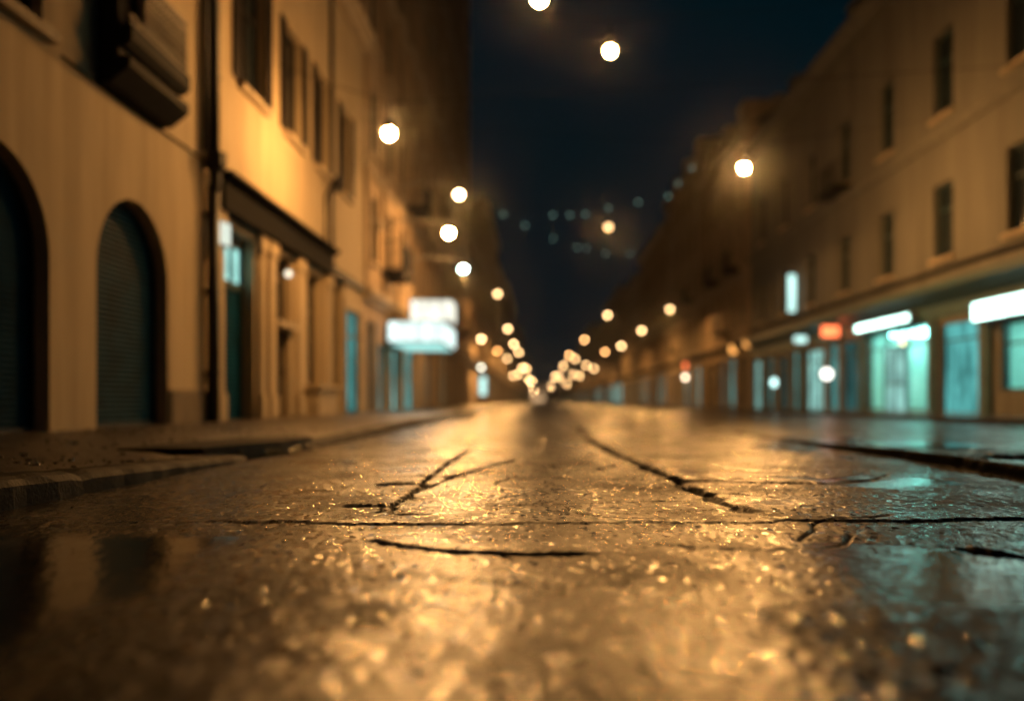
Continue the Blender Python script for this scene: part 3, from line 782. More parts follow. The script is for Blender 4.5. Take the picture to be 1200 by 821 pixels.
# ---- generic house
def house(name, label, cat, sg, xw, y0, y1, h, mat, bay, floors, f0=4.6, fh=3.5, ww=1.2, wh=2.1, ground=None, pil=True, balc=(), roofkind='flat', lit=(), detail=True, string=True, dormers=0):
    """a street house: wall with real window openings, mouldings, pilasters, ground-floor shop bays"""
    B = thing(name, label, cat, (xw, .5 * (y0 + y1), 0)); b0 = world_loc(B)
    nb = max(1, int(round((y1 - y0 - .8) / bay))); bw = (y1 - y0 - .8) / nb
    wz = [f0 + k * fh for k in range(floors) if f0 + k * fh + wh < h - .6]
    ops = []; wl = []
    for k in range(nb):
        yc = y0 + .4 + bw * (k + .5)
        for z in wz:
            ops.append((yc - ww / 2, yc + ww / 2, z, z + wh, None, .2)); wl.append((yc, z))
    gops = []
    if ground is None:
        for k in range(nb):
            yc = y0 + .4 + bw * (k + .5); g = bw * .36
            gops.append((yc - g, yc + g, .16, 3.1, None, .3))
    else: gops = ground
    mb = MB(); facade(mb, xw, sg, y0, y1, -.1, h, ops + [g[:6] for g in gops]); shell(mb, xw, sg, y0, y1, -.1, h)
    mb.build('wall', mat, B)
    for i, (yc, z) in enumerate(wl):
        add_window(B, b0, xw, sg, yc, z, ww, wh, panemat=M['lit_dim'] if i in lit else None, detail=detail)
    if ground is None:
        r = random.Random(int(y0 * 7))
        for g in gops:
            mt = r.choice(['lit_dim', 'shutter', 'lit_teal', 'lit_teal', 'lit_pale'] if sg < 0 else ['lit_dim', 'shutter', 'shutter', 'lit_teal', 'brown_wood'])
            x0, x1 = sorted((xw - sg * .3, xw - sg * .26))
            mb = MB(); mb.box(x0, x1, g[0] + .002, g[1] - .002, .16, 3.09); o = mb.build('shopfront', M[mt], B)
            mb = MB(); x0, x1 = sorted((xw - sg * .258, xw - sg * .2))
            for y in np.linspace(g[0] + .004, g[1] - .07, 4): mb.box(x0, x1, y, y + .06, .16, 3.08)
            mb.box(x0 + .003, x1 - .003, g[0] + .07, g[1] - .07, 2.4, 2.47); sub(o, mb, 'frame', M['wood'], B)
    def mold(z, p, hh, nm, mt='stone'):
        m_ = MB(); m_.prism(corniced(xw, sg, z, p, hh), y0, y1); return m_.build(nm, M[mt], B)
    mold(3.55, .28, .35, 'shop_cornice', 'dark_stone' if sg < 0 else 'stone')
    if string:
        for k, z in enumerate(wz[1:]):
            if k % 2 == 0: mold(z - .75, .14, .22, 'string_course')
    mold(h - .55, .5, .55, 'cornice')
    if pil:
        for k in range(nb + 1):
            yc = y0 + .4 + bw * k; yc = min(max(yc, y0 + .22), y1 - .22)
            x0, x1 = sorted((xw + sg * .003, xw + sg * .11))
            m_ = MB(); m_.box(x0, x1, yc - .2, yc + .2, 3.92, h - .56); m_.build('pilaster', mat, B)
    for (yc, z, wd) in balc:
        x0, x1 = sorted((xw + sg * .003, xw + sg * .75))
        m_ = MB(); m_.box(x0, x1, yc - wd / 2, yc + wd / 2, z - .2, z); ob = m_.build('balcony', M['dark_stone'], B)
        m_ = MB(); xr = xw + sg * .70
        for zz in (z + .06, z + .95): m_.tube([(xw + sg * .02, yc - wd / 2 + .04, zz), (xr, yc - wd / 2 + .04, zz), (xr, yc + wd / 2 - .04, zz), (xw + sg * .02, yc + wd / 2 - .04, zz)], .022, 5)
        nn = int(wd / .14)
        for k in range(nn + 1):
            y = yc - wd / 2 + .05 + k * (wd - .1) / nn; m_.tube([(xr, y, z), (xr, y, z + .95)], .013, 5)
        sub(ob, m_, 'railing', M['iron'], B)
    # roof
    dep = 13.
    m_ = MB()
    if roofkind == 'pitch':
        xa = xw - sg * .1; m_.prism([(xa, h + .003), (xw - sg * 5.5, h + 3.2), (xw - sg * dep, h + .003)], y0, y1)
    else:
        x0, x1 = sorted((xw - sg * .02, xw - sg * .3)); m_.box(x0, x1, y0, y1, h + .003, h + .8); m_.box(*sorted((xw - sg * 4, xw - sg * 7)), .5 * (y0 + y1) - 2, .5 * (y0 + y1) + 1.5, h + .003, h + 2.2)
    ro = m_.build('roof', M['roof'], B)
    r = random.Random(int(y0 * 3 + 1))
    for k in range(2):
        yc = y0 + (y1 - y0) * (.25 + .5 * k) + r.uniform(-1, 1); xc = xw - sg * (1.6 + r.random())
        m_ = MB(); m_.box(xc - .35, xc + .35, yc - .5, yc + .5, h + .2, h + 2.2 + r.random()); m_.box(xc - .42, xc + .42, yc - .57, yc + .57, h + 2.0, h + 2.15); sub(ro, m_, 'chimney', mat, B)
    for k in range(dormers):
        yc = y0 + (y1 - y0) * (k + .5) / dormers; x0, x1 = sorted((xw - sg * .15, xw - sg * 2.2))
        m_ = MB(); m_.box(x0, x1, yc - .75, yc + .75, h + .01, h + 1.7); xf = xw - sg * .15
        i = len(m_.v); m_.prism([(x0, h + 1.7), (x1, h + 1.7), (x1, h + 1.9), (x0, h + 1.9)], yc - .9, yc + .9); d_ = sub(ro, m_, 'dormer', mat, B)
    return B

M_ = M
# a ground floor of lit and shuttered bays for the tall building with the marquee
def panel(B, sg, xw, g, mt, rec=.3, nm='shopfront', bars=4):
    x0, x1 = sorted((xw - sg * rec, xw - sg * (rec - .04)))
    mb = MB(); mb.box(x0, x1, g[0] + .002, g[1] - .002, g[2] + .001, g[3] - .002); o = mb.build(nm, M[mt], B)
    mb = MB(); x0, x1 = sorted((xw - sg * (rec - .042), xw - sg * (rec - .1)))
    for y in np.linspace(g[0] + .004, g[1] - .07, bars): mb.box(x0, x1, y, y + .06, g[2] + .002, g[3] - .003)
    zz = g[2] + (g[3] - g[2]) * .8
    mb.box(x0 + .003, x1 - .003, g[0] + .07, g[1] - .07, zz, zz + .06); sub(o, mb, 'frame', M['wood'], B)
    return o

G = [(27.6, 29.0, .16, 3.0, None, .3), (29.6, 31.3, .16, 2.38, None, .3), (32.0, 34.4, .16, 2.38, None, .3), (35.4, 38.6, .16, 2.55, None, .3), (39.6, 41.2, .16, 2.8, None, .3), (42.2, 44.6, .16, 2.9, None, .3)]
B = house('tall_block', 'tall dark brown block rising behind the white lit marquee', 'building', 1, WLX, 26.92, 46, 33, M['brown'], 2.9, 8, f0=4.9, fh=3.45, ww=1.25, wh=2.2, ground=G, balc=[(31.1, 4.9, 2.2), (36.9, 8.3, 2.2)])
for g, mt in zip(G, ('lit_teal', 'lit_teal', 'lit_pale', 'lit_teal', 'lit_teal', 'lit_dim')): panel(B, 1, WLX, g, mt)
house('tall_block', 'tallest umber block, its dark edge against the sky left of the suspended lamps', 'building', 1, WLX + .1, 46.02, 66, 37, M['umber'], 3.0, 9, f0=4.9, fh=3.5, ww=1.2, wh=2.1, balc=[(52, 8.4, 2), (58, 4.9, 2)])
house('town_house', 'low dark house stepping down beyond the tallest umber block', 'building', 1, WLX, 66.02, 83, 12.6, M['brown'], 3.2, 2, roofkind='pitch')
house('town_house', 'mid height brown house two doors beyond the tallest umber block', 'building', 1, WLX + .1, 83.02, 108, 19, M['grey_tan'], 3.2, 4, roofkind='flat')
house('town_house', 'distant left house with plain walls halfway down the lamp row', 'building', 1, WLX, 108.02, 140, 17, M['brown'], 4.2, 3, detail=False, pil=False)
LROW = 'distant houses closing the left side of the street'
y = 140.02
for ln, h in ((45, 19), (55, 16), (70, 20), (90, 18), (120, 20), (115, 18)):
    B = house('town_house', 'distant dim house far along the left side of the street', 'building', 1, WLX, y, y + ln - .02, h, M['umber'], 9, 2, fh=5, detail=False, pil=False, string=False); B['group'] = LROW; y += ln

# ================================================================== RIGHT ROW
X = WRX
s2 = (17.6, 23.3, .75, 2.55, None, .25); pn = (24.5, 26.85, .16, 2.75, None, .2); sl = (27.05, 27.4, .16, 2.75, None, .25)
s1 = (27.75, 32.9, .16, 2.92, None, .25); r1 = (33.5, 35.7, .16, 2.8, None, .25); r2 = (36.0, 37.4, .16, 2.8, None, .25)
r3 = (37.9, 40.6, .16, 2.7, None, .25); r4 = (41.2, 42.7, .16, 2.8, None, .25); r5 = (43.3, 45.0, .16, 2.6, None, .25); r6 = (46, 47.3, .16, 2.7, None, .25); r7 = (48.6, 50.4, .16, 2.7, None, .25)
G = [s2, pn, sl, s1, r1, r2, r3, r4, r5, r6, r7]
R1 = thing('town_house', 'long dull ochre house over the teal lit shops on the right', 'building', (X, 34, 0)); b0 = world_loc(R1)
wc = [18.0, 22.35, 26.65, 31., 35.3, 39.6, 44., 48.3]
W = [(y - .65, y + .65, z, z + h, None, .25) for y in wc for z, h in ((4.75, 2.2), (9.0, 2.5))]
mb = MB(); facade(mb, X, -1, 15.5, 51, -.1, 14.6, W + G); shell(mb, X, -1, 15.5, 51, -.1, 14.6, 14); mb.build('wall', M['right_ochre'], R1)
for y in wc:
    for z, h in ((4.75, 2.2), (9.0, 2.5)): add_window(R1, b0, X, -1, y, z, 1.3, h, rec=.25)
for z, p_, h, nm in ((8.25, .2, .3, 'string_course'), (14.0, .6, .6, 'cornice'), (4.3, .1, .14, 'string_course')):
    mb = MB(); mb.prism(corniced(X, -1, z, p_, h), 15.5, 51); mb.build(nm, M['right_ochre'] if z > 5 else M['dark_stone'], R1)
mb = MB(); mb.prism([(X - .003, 3.38), (X - .10, 3.38), (X - .5, 3.72), (X - .5, 3.92), (X - .003, 3.98)], 16, 50.8); mb.build('shop_canopy', M['fascia'], R1)
mb = MB(); mb.box(X - .06, X - .003, 16, 50.8, 2.96, 3.375); mb.build('fascia', M['fascia'], R1)
for y in (23.9, 27.2, 33.2, 41, 47.9):
    mb = MB(); mb.box(X - .12, X - .003, y - .22, y + .22, .14, 2.95); mb.build('pilaster', M['fascia'], R1)
mb = MB(); mb.box(X - .75, X - .003, 34.3, 36.3, 8.56, 8.78); bb = mb.build('balcony', M['dark_stone'], R1)
mb = MB()
for zz in (8.85, 9.7): mb.tube([(X - .02, 34.34, zz), (X - .7, 34.34, zz), (X - .7, 36.26, zz), (X - .02, 36.26, zz)], .022, 5)
for k in range(15): mb.tube([(X - .7, 34.36 + k * .135, 8.78), (X - .7, 34.36 + k * .135, 9.7)], .013, 5)
sub(bb, mb, 'railing', M['iron'], R1)
mb = MB(); mb.prism([(X + .1, 14.603), (X + 5.5, 17.5), (X + 13, 14.603)], 15.5, 51); ro = mb.build('roof', M['roof'], R1)
for y in (24, 38, 47):
    mb = MB(); mb.box(X + 1.3, X + 2., y - .6, y + .6, 14.7, 17.4); mb.box(X + 1.2, X + 2.1, y - .7, y + .7, 17.2, 17.36); sub(ro, mb, 'chimney', M['right_ochre'], R1)
# two real shop rooms behind glass
def shop_room(g, tubes, door=None, strength='lit_white'):
    a, b, c, d = g[:4]; x0 = X + .25; x1 = X + 3.2
    mb = MB()
    for f in (((x0, a, c), (x1, a, c), (x1, a, d), (x0, a, d)), ((x0, b, c), (x1, b, c), (x1, b, d), (x0, b, d)), ((x1, a, c), (x1, b, c), (x1, b, d), (x1, a, d)), ((x0, a, d), (x0, b, d), (x1, b, d), (x1, a, d))): mb.quad(*f)
    room = mb.build('shop_room', M['inner'], R1)
    mb = MB(); mb.quad((x0, a, c), (x0, b, c), (x1, b, c), (x1, a, c)); sub(room, mb, 'shop_floor', M['tilefl'], R1)
    for k in range(tubes):
        y = a + (b - a) * (k + .5) / tubes
        mb = MB(); mb.box(x0 + .4, x1 - .5, y - .09, y + .09, d - .10, d - .04); sub(room, mb, 'ceiling_tube', M['tube'], R1)
    mb = MB(); mb.box(x1 - .9, x1 - .4, a + .5, b - 1.2, c, c + .95); mb.box(x1 - .32, x1 - .02, a + .3, b - .3, c + 1.25, c + 1.29); mb.box(x1 - .32, x1 - .02, a + .3, b - .3, c + 1.65, c + 1.69)
    for k in range(12): y = a + .4 + k * (b - a - .8) / 12; mb.box(x1 - .25, x1 - .1, y, y + .2, c + 1.291, c + 1.45 + .1 * ((k * 7) % 3))
    sub(room, mb, 'counter', M['counter'], R1)
    mb = MB(); mb.box(X + .12, X + .135, a + .07, b - .07, c + .05, d - .05); gl = mb.build('shop_window', M['glass'], R1)
    mb = MB(); ys_ = np.linspace(a + .004, b - .08, max(3, int((b - a) / 1.3) + 1))
    for y in ys_: mb.box(X + .08, X + .17, y, y + .075, c + .002, d - .003)
    mb.box(X + .083, X + .167, a + .08, b - .08, c + .003, c + .06); mb.box(X + .083, X + .167, a + .08, b - .08, d - .07, d - .004); mb.box(X + .083, X + .167, a + .08, b - .08, d - .62, d - .56)
    sub(gl, mb, 'frame', M['wood'], R1)
M['tube'] = emit('shop_tube', (.46, 1., .92), 24.0)
shop_room(s2, 3); shop_room(s1, 4)
mb = MB(); mb.box(X + .06, X + .10, 29.4, 31.2, .17, 2.3); dw = mb.build('shop_door', M['lit_pale'], R1)
mb = MB()
for y in (29.4, 30.27, 31.13): mb.box(X + .0, X + .058, y, y + .07, .17, 2.3)
mb.box(X + .003, X + .056, 29.47, 31.13, 1.05, 1.1); sub(dw, mb, 'frame', M['wood'], R1)
panel(R1, -1, X, pn, 'lit_teal', .2, 'poster_panel', 2)
panel(R1, -1, X, sl, 'lit_pale', .25, 'side_window', 2)
for g, mt, nm in ((r1, 'lit_dim', 'shopfront'), (r2, 'lit_teal', 'shop_door'), (r3, 'lit_pale', 'shopfront'), (r4, 'lit_teal', 'shopfront'), (r5, 'lit_dim', 'shopfront'), (r6, 'lit_teal', 'shopfront'), (r7, 'lit_pale', 'shopfront')): panel(R1, -1, X, g, mt, .25, nm)

house('town_house', 'ornate brown house next beyond the long ochre house on the right', 'building', -1, X - .1, 51.02, 66, 16.3, M['brown'], 3.0, 3, f0=4.8, fh=3.6, ww=1.2, wh=2.3, balc=[(54, 8.4, 2), (60, 8.4, 2), (57, 4.8, 2)], roofkind='pitch', dormers=3)
house('town_house', 'taller house second beyond the long ochre house on the right', 'building', -1, X, 66.02, 84, 18.6, M['grey_tan'], 3.1, 4, f0=4.8, fh=3.5, ww=1.2, wh=2.2, balc=[(70, 8.3, 2), (78, 4.8, 2)], roofkind='pitch', dormers=3)
house('town_house', 'brown house third beyond the long ochre house on the right', 'building', -1, X - .1, 84.02, 105, 17, M['brown'], 3.2, 3, f0=4.8, fh=3.6, roofkind='flat')
house('town_house', 'dim house fourth beyond the long ochre house on the right', 'building', -1, X, 105.02, 130, 15.5, M['grey_tan'], 3.4, 3, roofkind='pitch', detail=False)
RROW = 'distant houses closing the right side of the street'
y = 130.02
for ln, h in ((35, 17), (45, 15), (60, 18), (80, 16), (130, 18), (155, 17)):
    B = house('town_house', 'distant dim house far along the right side of the street', 'building', -1, X, y, y + ln - .02, h, M['umber'], 9, 2, fh=5, detail=False, pil=False, string=False); B['group'] = RROW; y += ln
mb = MB()
END_GLOW = emit('added_end_glow', (1., .62, .32), 1.5)  # glow added to fill the dark gap at the end of the street
B = thing('far_block', 'far block closing the end of the street behind the lamp cluster', 'building', (3, 648, 0))
mb.box(-20, 26, 646, 656, -.1, 11); mb.build('wall', M['umber'], B)
for k in range(5):
    for zz in (.6, 4.6, 7.6):
        if zz > 1 and (k * 5 + int(zz)) % 3: continue
        m_ = MB(); xc = -6 + k * 2.1; m_.box(xc - .75, xc + .75, 645.94, 645.99, zz, zz + (2.6 if zz < 1 else 1.6)); m_.build('window', END_GLOW, B)  # added panes, their glow also brightens the far road by reflection
mb = MB(); mb = MB(); mb.prism([(-20.5, 11.003), (26.5, 11.003), (22, 14), (-16, 14)], 645.5, 656.5); mb.build('roof', M['roof'], B)

# ================================================================== SIGNS
def box_sign(name, label, x0, x1, y0, y1, z0, z1, mat, faces='-x', group=None, fr=.03):
    T = thing(name, label, 'sign', (.5 * (x0 + x1), .5 * (y0 + y1), z0), group)
    mb = MB(); mb.box(x0, x1, y0, y1, z0, z1); mb.build('casing', M['signbox'], T, bevel=.008)
    e = .004
    mb = MB()
    if 'x' in faces:
        xf = x0 if '-x' in faces else x1; s = -1 if '-x' in faces else 1
        a, b = sorted((xf + s * .002, xf + s * (.002 + .012))); mb.box(a, b, y0 + fr, y1 - fr, z0 + fr, z1 - fr)
    if 'y' in faces: mb.box(x0 + fr, x1 - fr, y0 - .014, y0 - .002, z0 + fr, z1 - fr); mb.box(x0 + fr, x1 - fr, y1 + .002, y1 + .014, z0 + fr, z1 - fr)
    mb.build('sign_face', mat, T)
    return T
box_sign('shop_sign', 'long white lit sign over the glowing teal shop door on the right', X - .36, X - .13, 28.2, 33.0, 2.99, 3.27, M['sign_white'], '-x')
box_sign('shop_sign', 'wide white lit sign cut off by the right edge over the shop window', X - .36, X - .13, 17.4, 24.1, 2.60, 3.12, M['sign_white'], '-x')
def blade(label, px, py0, py1, wpx, d, mat, thick=.16):
    s = F / d; xc = (px - HX) / s; z0 = CAMH + (HY - py1) / s; z1 = CAMH + (HY - py0) / s; w = wpx / s
    T = box_sign('blade_sign', label, xc - w / 2, xc + w / 2, d, d + thick, z0, z1, mat, 'y')
    xe = X if xc > 0 else WLX
    mb = MB()
    for z in (z0 + .1 * (z1 - z0), z1 - .1 * (z1 - z0)):
        a, b = sorted((xc + math.copysign(w / 2, xc), xe)); mb.box(a + .002, b - .002, d + .05, d + .09, z - .02, z + .02)
    mb.build('bracket', M['iron'], T)
    return T
blade('tall narrow pale cyan blade sign on the right facade', 928, 321, 366, 10, 41.5, M['sign_cyan'])
blade('glowing red oval projecting sign left of the lit shop door', 973, 381, 395, 22, 35.2, M['sign_red'])
blade('small pale cyan sign beside the red projecting sign', 938, 393, 402, 16, 38.8, M['sign_cyan'])
blade('teal lit sign low on the left row under a white globe', 566, 441, 463, 8, 68.5, M['sign_cyan'])
blade('amber lit box sign, left of an amber pair on the right row', 859, 404, 414, 9, 54, M['sign_amber'])
blade('amber lit box sign, right of an amber pair on the right row', 876, 398, 407, 9, 50, M['sign_amber'])
blade('small red light sign above a pale globe, low in the right row', 803, 425, 432, 4, 72, M['sign_red'])

# marquee
T = thing('marquee', 'white lit marquee canopy with a second sign on top, projecting from the dark block', 'marquee', (WLX, 32.7, 2.5))
x0, x1 = WLX + .12, -3.3
mb = MB(); mb.box(x0, x1, 30.5, 35.0, 2.46, 3.24); mb.build('canopy', M['signbox'], T)
mb = MB(); mb.box(x0 + .05, x1 - .02, 30.47, 30.498, 2.52, 3.18); mb.box(x1 + .002, x1 + .03, 30.55, 34.9, 2.52, 3.18); mb.build('fascia_face', M['marquee'], T)
mb = MB(); mb.box(-4.55, -3.1, 31.4, 33.0, 3.28, 4.06); tp = mb.build('top_sign', M['signbox'], T)
mb = MB(); mb.box(-4.5, -3.12, 31.37, 31.398, 3.32, 4.02); mb.box(-3.098, -3.07, 31.45, 32.95, 3.32, 4.02); sub(tp, mb, 'sign_face', M['marquee_warm'], T)
mb = MB(); mb.box(x0 + .1, x1 - .1, 30.7, 34.8, 2.43, 2.457); mb.build('soffit_light', emit('soffit_glow', (.45, .95, .88), .9), T)

# ================================================================== STREET LAMPS
AMBER = (1., .475, .135)
PALE = (1., .60, .26); BEAM = 620.
def bulb_mb(r):
    bm = bmesh.new(); bmesh.ops.create_icosphere(bm, subdivisions=2, radius=r)
    mb = MB(); mb.v = [tuple(v.co) for v in bm.verts]; mb.f = [tuple(v.index for v in f.verts) for f in bm.faces]; mb.mi = [0] * len(mb.f); bm.free(); return mb
def lamp(label, px, py, Xw, L, kind, r=.13, col=AMBER, group=None, d=None, skirt=-.55):
    if d is None: d = F * Xw / (px - HX)
    z = CAMH + (HY - py) * d / F
    return lamp3(label, Xw, d, z, L, kind, r, col, group, skirt)
def lamp3(label, x, d, z, L, kind, r=.13, col=(1., .58, .24), group=None, skirt=-.55):
    T = thing('street_lamp', label, 'street lamp', (x, d, z), group)
    def put(mb, nm, mat, sm=True): o = mb.build(nm, mat, None, smooth=sm, base=Vector((0, 0, 0))); o.parent = T; o.location = (0, 0, 0); return o
    mb = MB(); mb.lathe([(.02, .30), (.06, .30), (.08, .22), (r * 1.35, r * .75), (r * 1.42, -r * skirt), (r * 1.36, -r * skirt), (r * 1.29, r * .7), (.06, .16), (.02, .2)], n=14); put(mb, 'housing', M['housing'])
    put(bulb_mb(r), 'bulb', lampmat(L, col))
    if 30 < d and L < 400:                    # the beam below the lantern
        ld = bpy.data.lights.new('beam', 'SPOT'); ld.energy = BEAM; ld.color = AMBER; ld.spot_size = math.radians(175); ld.spot_blend = .12; ld.shadow_soft_size = .12
        lo = bpy.data.objects.new('beam', ld); COL.objects.link(lo); lo.parent = T; lo.location = (0, 0, -r - .16)
    if kind == 'arm':
        xe = (WLX if x < 0 else WRX) - x
        mb = MB(); mb.tube([(0, 0, .28), (xe * .25, 0, .42), (xe * .7, 0, .45), (xe + (.03 if x < 0 else -.03), 0, .25)], .035, 8); mb.box(*sorted((xe + (.002 if x < 0 else -.002), xe + (.05 if x < 0 else -.05))), -.12, .12, .05, .45); put(mb, 'arm', M['arm'])
    else:
        mb = MB(); mb.tube([(0, 0, .30), (0, 0, .62)], .015, 6); put(mb, 'hanger', M['black'])
        mb = MB(); zt = z + .62
        mb.tube([(WLX + .02, d, zt + .8), ((WLX + x) / 2, d, zt + .37), (x, d, zt), ((WRX + x) / 2, d, zt + .42), (WRX - .02, d, zt + .9)], .007, 5)
        w = mb.build('span_wire', M['black'], None, base=Vector((0, d, zt)))
        tag(w, 'span wire of the ' + label.replace('big glowing ', '').replace(' in front of the ochre house', ' by the ochre house').replace(', alone in the dark sky', '').replace('on an arm ', '').replace(' hanging', '').replace('cut off by the top edge', 'at the top').replace(' below the festoon bulbs', '').replace(' of the picture', '').replace(' in the far', ' of the far'), 'wire', 'span wires across the street')
        if group: w['label'] = 'thin black span wire across the far end of the street'
    return T
def Lfar(d, r, T=1.0):
    p = 2 * r * 896 / d; return T / min(1., (p / 15.) ** 2)

lamp('big glowing amber lamp hanging in front of the ochre house upper left', 456, 157, -3., 2050, 'wire', .11)
lamp('big glowing amber lamp hanging highest over the road, alone in the dark sky', 715, 60, 1.5, 560, 'wire', .11, skirt=-.4)
lamp('lamp cut off by the top edge of the picture over the road', 632, -1, 0., 720, 'wire', .13, skirt=-.4, d=16.8)
lamp('big glowing amber lamp hanging in front of the right facades', 872, 197, 6., 4200, 'wire', .12, skirt=-.4)
lamp('amber lamp on an arm above the lit marquee', 526, 273, -3., 750, 'arm', .14)
lamp('amber lamp highest on the edge of the tall left block', 538, 228, -3., 48, 'arm', .14, col=(1., .62, .32))
lamp('white lamp just above the marquee, coolest of the left lamps', 543, 315, -3., 46, 'arm', .13, col=(.72, 1., .92))
lamp('amber lamp beside the low roof step on the left, under no other lamp', 583, 344, -3., Lfar(64, .17, .95), 'arm', .17, col=PALE)
lamp('pale amber lamp at the upper end of the far left lamp chain', 595, 385, -3., Lfar(85, .17, .95), 'arm', .17, col=PALE)
lamp('amber lamp second from the upper end of the far left lamp chain', 602, 403, -3., Lfar(105, .17, .95), 'arm', .17, col=PALE)
lamp('amber wall lamp right of the marquee on the left row', 564, 397, -4.6, Lfar(71, .15, 1.2), 'arm', .15, col=PALE)
lamp('deep orange wall lamp left of the far left lamp chain', 583, 411, -4.6, Lfar(98, .17, .62), 'arm', .17, col=(1., .42, .12))
lamp('dull white globe lamp low on the left row above a teal sign', 564, 430, -4.6, Lfar(71, .15, .5), 'arm', .15, col=(.95, .9, .7))
lamp('single amber lamp hanging mid street below the festoon bulbs', 713, 266, 3., Lfar(38.9, .14, .8), 'wire', .14, col=PALE)
lamp('amber lamp hanging at the upper end of the far right lamp chain', 712, 369, 6., Lfar(79, .17, .85), 'wire', .17, col=PALE)
lamp('amber lamp hanging second in the far right lamp chain', 685, 398, 6., Lfar(119, .19, .7), 'wire', .19, col=(1., .5, .18))
lamp('amber lamp hanging third in the far right lamp chain', 667, 416, 6., Lfar(180, .2, .65), 'wire', .2, col=(1., .5, .18))
lamp('amber wall lamp highest of the small ones along the right row', 785, 362, 9., Lfar(62, .16, .75), 'arm', .16, col=PALE)
lamp('amber wall lamp second highest along the right row', 752, 387, 9., Lfar(79, .17, .85), 'arm', .17, col=PALE)
lamp('amber wall lamp third highest along the right row', 728, 405, 9., Lfar(98, .17, .85), 'arm', .17, col=PALE)
lamp('deep orange wall lamp nearest the hanging chain on the right', 709, 412, 9., Lfar(123, .18, .6), 'arm', .18, col=(1., .45, .15))
FL = 'far street lamps merging along the left side'; FR = 'far street lamps merging along the right side'; FH = 'far hanging lamps merging over the right lane'
for d, z in ((130, 7.6), (158, 6.4), (205, 8.0), (265, 6.9), (360, 8.4), (500, 6.2)): lamp3('far amber lamp merging into the left lamp chain', -3., d, z, Lfar(d, .22, .68), 'arm', .22, group=FL)
for d, z in ((128, 6.6), (158, 5.0), (200, 6.6)): lamp3('far amber lamp merging into the left lamp chain', -4.6, d, z, Lfar(d, .2, .5), 'arm', .2, group=FL)
for d, z in ((150, 7.6), (225, 9.4), (270, 7.9), (340, 9.8), (460, 8.2)): lamp3('far amber lamp hanging in the merged right chain', 6., d, z, Lfar(d, .22, .55), 'wire', .22, group=FH)
for d, z in ((148, 5.9), (172, 7.4), (200, 6.2), (235, 7.5), (285, 6.0)): lamp3('far amber lamp on a bracket along the right row', 9., d, z, Lfar(d, .2, .5), 'arm', .2, group=FR)

# globes at the right shops
def globe(label, px, py, d, L, r, col):
    s = F / d; x = (px - HX) / s; z = CAMH + (HY - py) / s
    T = thing('globe_lamp', label, 'lamp', (x, d, z))
    xe = (WRX if x > 0 else WLX) - x
    o = bulb_mb(r).build('globe', lampmat(L, col), None, smooth=True, base=Vector((0, 0, 0))); o.parent = T; o.location = (0, 0, 0)
    mb = MB(); mb.tube([(math.copysign(r * .9, xe), 0, 0), (xe - math.copysign(.25, xe), 0, .02), (xe - math.copysign(.02, xe), 0, 0)], .02, 6); o = mb.build('bracket', M['iron'], None, base=Vector((0, 0, 0))); o.parent = T; o.location = (0, 0, 0)
globe('white globe lamp low by a shop door under the red sign', 969, 438, 36.0, 3.4, .22, (1., .95, .85))
globe('pale amber globe lamp under the small red light sign', 803, 442, 72, Lfar(72, .16, .55), .16, (1., .75, .5))
globe('cyan white globe lamp beside a lit doorway low in the right row', 908, 448, 45.5, 3., .2, (.6, 1., .95))

# festoon strings of faint bulbs across the street
def festoon(label, pts, d, bulbs):
    s = F / d
    P = [((px - HX) / s, d, CAMH + (HY - py) / s) for px, py in pts]
    T = thing('string_lights', label, 'string lights', (0, d, P[len(P) // 2][2]))
    mb = MB(); mb.tube(P, .014, 5); mb.build('cable', M['black'], T)
    for (px, py) in bulbs:
        c = Vector(((px - HX) / s, d, CAMH + (HY - py) / s)); o = bulb_mb(.07).build('bulb', M['festoon'], None, smooth=True, base=Vector((0, 0, 0))); o.parent = T; o.location = c - world_loc(T)
festoon('upper string of faint bulbs sagging across the dark sky', [(549, 236), (590, 247), (648, 248), (700, 244), (748, 232), (783, 220), (814, 196)], 67., [(590, 251), (615, 264), (648, 252), (668, 252), (686, 251), (713, 244), (748, 237), (783, 230), (795, 215), (811, 197)])
festoon('lower string of fainter bulbs under the upper string', [(560, 262), (600, 272), (648, 279), (690, 290), (720, 294), (750, 290), (772, 278)], 80., [(648, 280), (676, 290), (688, 291), (710, 297), (738, 297)])

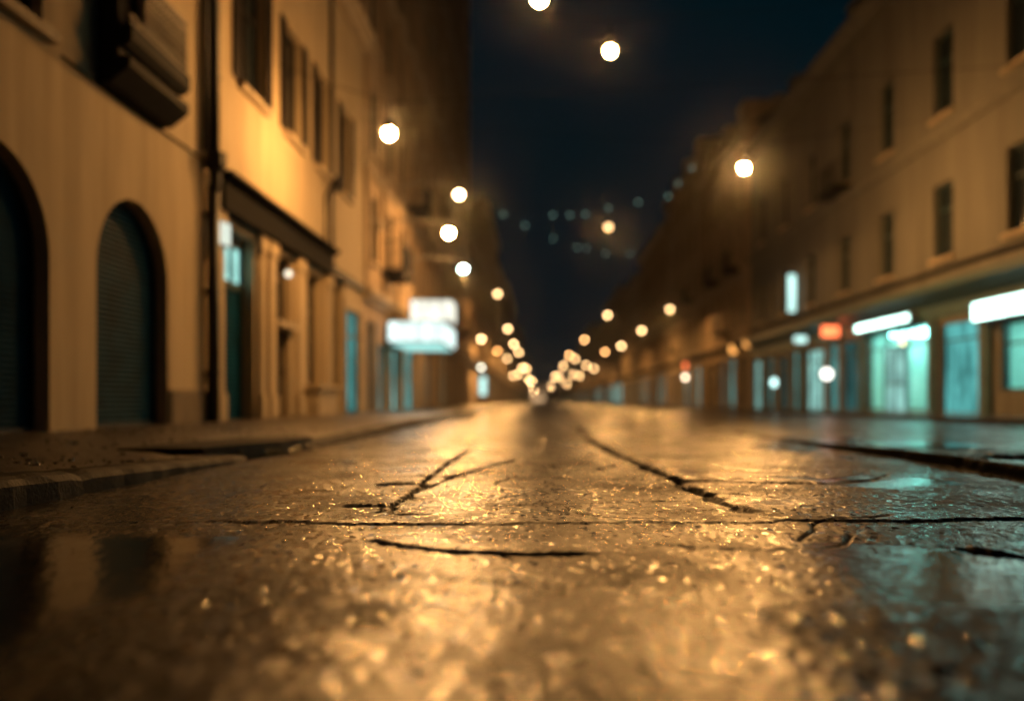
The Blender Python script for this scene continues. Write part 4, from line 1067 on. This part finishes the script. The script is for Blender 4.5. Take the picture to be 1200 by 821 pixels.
# ================================================================== WORLD, LIGHT, AIR, CAMERA
w = bpy.data.worlds.new('World'); SC.world = w; w.use_nodes = True
nt = w.node_tree
for n in list(nt.nodes): nt.nodes.remove(n)
wo = nt.nodes.new('ShaderNodeOutputWorld'); bg = nt.nodes.new('ShaderNodeBackground')
sky = nt.nodes.new('ShaderNodeTexSky'); sky.sky_type = 'NISHITA'; sky.sun_disc = False
sky.sun_elevation = math.radians(-9.); sky.sun_rotation = math.radians(200)
sky.air_density = 1.; sky.dust_density = .6; sky.ozone_density = 4.
mx = nt.nodes.new('ShaderNodeMixRGB'); mx.blend_type = 'ADD'; mx.inputs[0].default_value = 1.
mx.inputs[2].default_value = (.0003, .048, .076, 1)
nt.links.new(sky.outputs[0], mx.inputs[1]); nt.links.new(mx.outputs[0], bg.inputs['Color'])
bg.inputs['Strength'].default_value = .10
nt.links.new(bg.outputs[0], wo.inputs['Surface'])

HAZE = .00028
if HAZE:
    mb = MB(); mb.box(-58, 68, -19, 690, -1.2, 45); hz = mb.build('haze', None)
    hz.data.materials.clear()
    m, nt, out = new_mat('night_haze'); pv = nt.nodes.new('ShaderNodeVolumePrincipled')
    pv.inputs['Density'].default_value = HAZE; pv.inputs['Color'].default_value = (.9, .92, .95, 1); pv.inputs['Anisotropy'].default_value = .97
    nt.links.new(pv.outputs[0], out.inputs['Volume']); hz.data.materials.append(m); hz['kind'] = 'stuff'

cam = bpy.data.cameras.new('camera'); co = bpy.data.objects.new('camera', cam); COL.objects.link(co)
co.location = (0, 0, CAMH); co.rotation_euler = (PI / 2, 0, 0)
cam.sensor_width = 36; cam.lens = F / 1200 * 36
cam.shift_x = -(HX - 600) / 1200; cam.shift_y = (HY - 410.5) / 1200
cam.clip_start = .05; cam.clip_end = 2000
cam.dof.use_dof = True; cam.dof.focus_distance = 3.9; cam.dof.aperture_fstop = .62
SC.camera = co
SC.view_settings.view_transform = 'Standard'; SC.view_settings.look = 'None'; SC.view_settings.gamma = 1; SC.view_settings.use_curve_mapping = False
SC.view_settings.exposure = .2
SC.render.engine = 'CYCLES'
cy = SC.cycles
cy.use_denoising = True; cy.denoiser = 'OPENIMAGEDENOISE'; cy.denoising_input_passes = 'RGB_ALBEDO_NORMAL'
cy.use_adaptive_sampling = False
cy.max_bounces = 5; cy.diffuse_bounces = 2; cy.glossy_bounces = 3; cy.transparent_max_bounces = 6; cy.volume_bounces = 0
cy.sample_clamp_direct = 0; cy.sample_clamp_indirect = 6
cy.use_light_tree = True
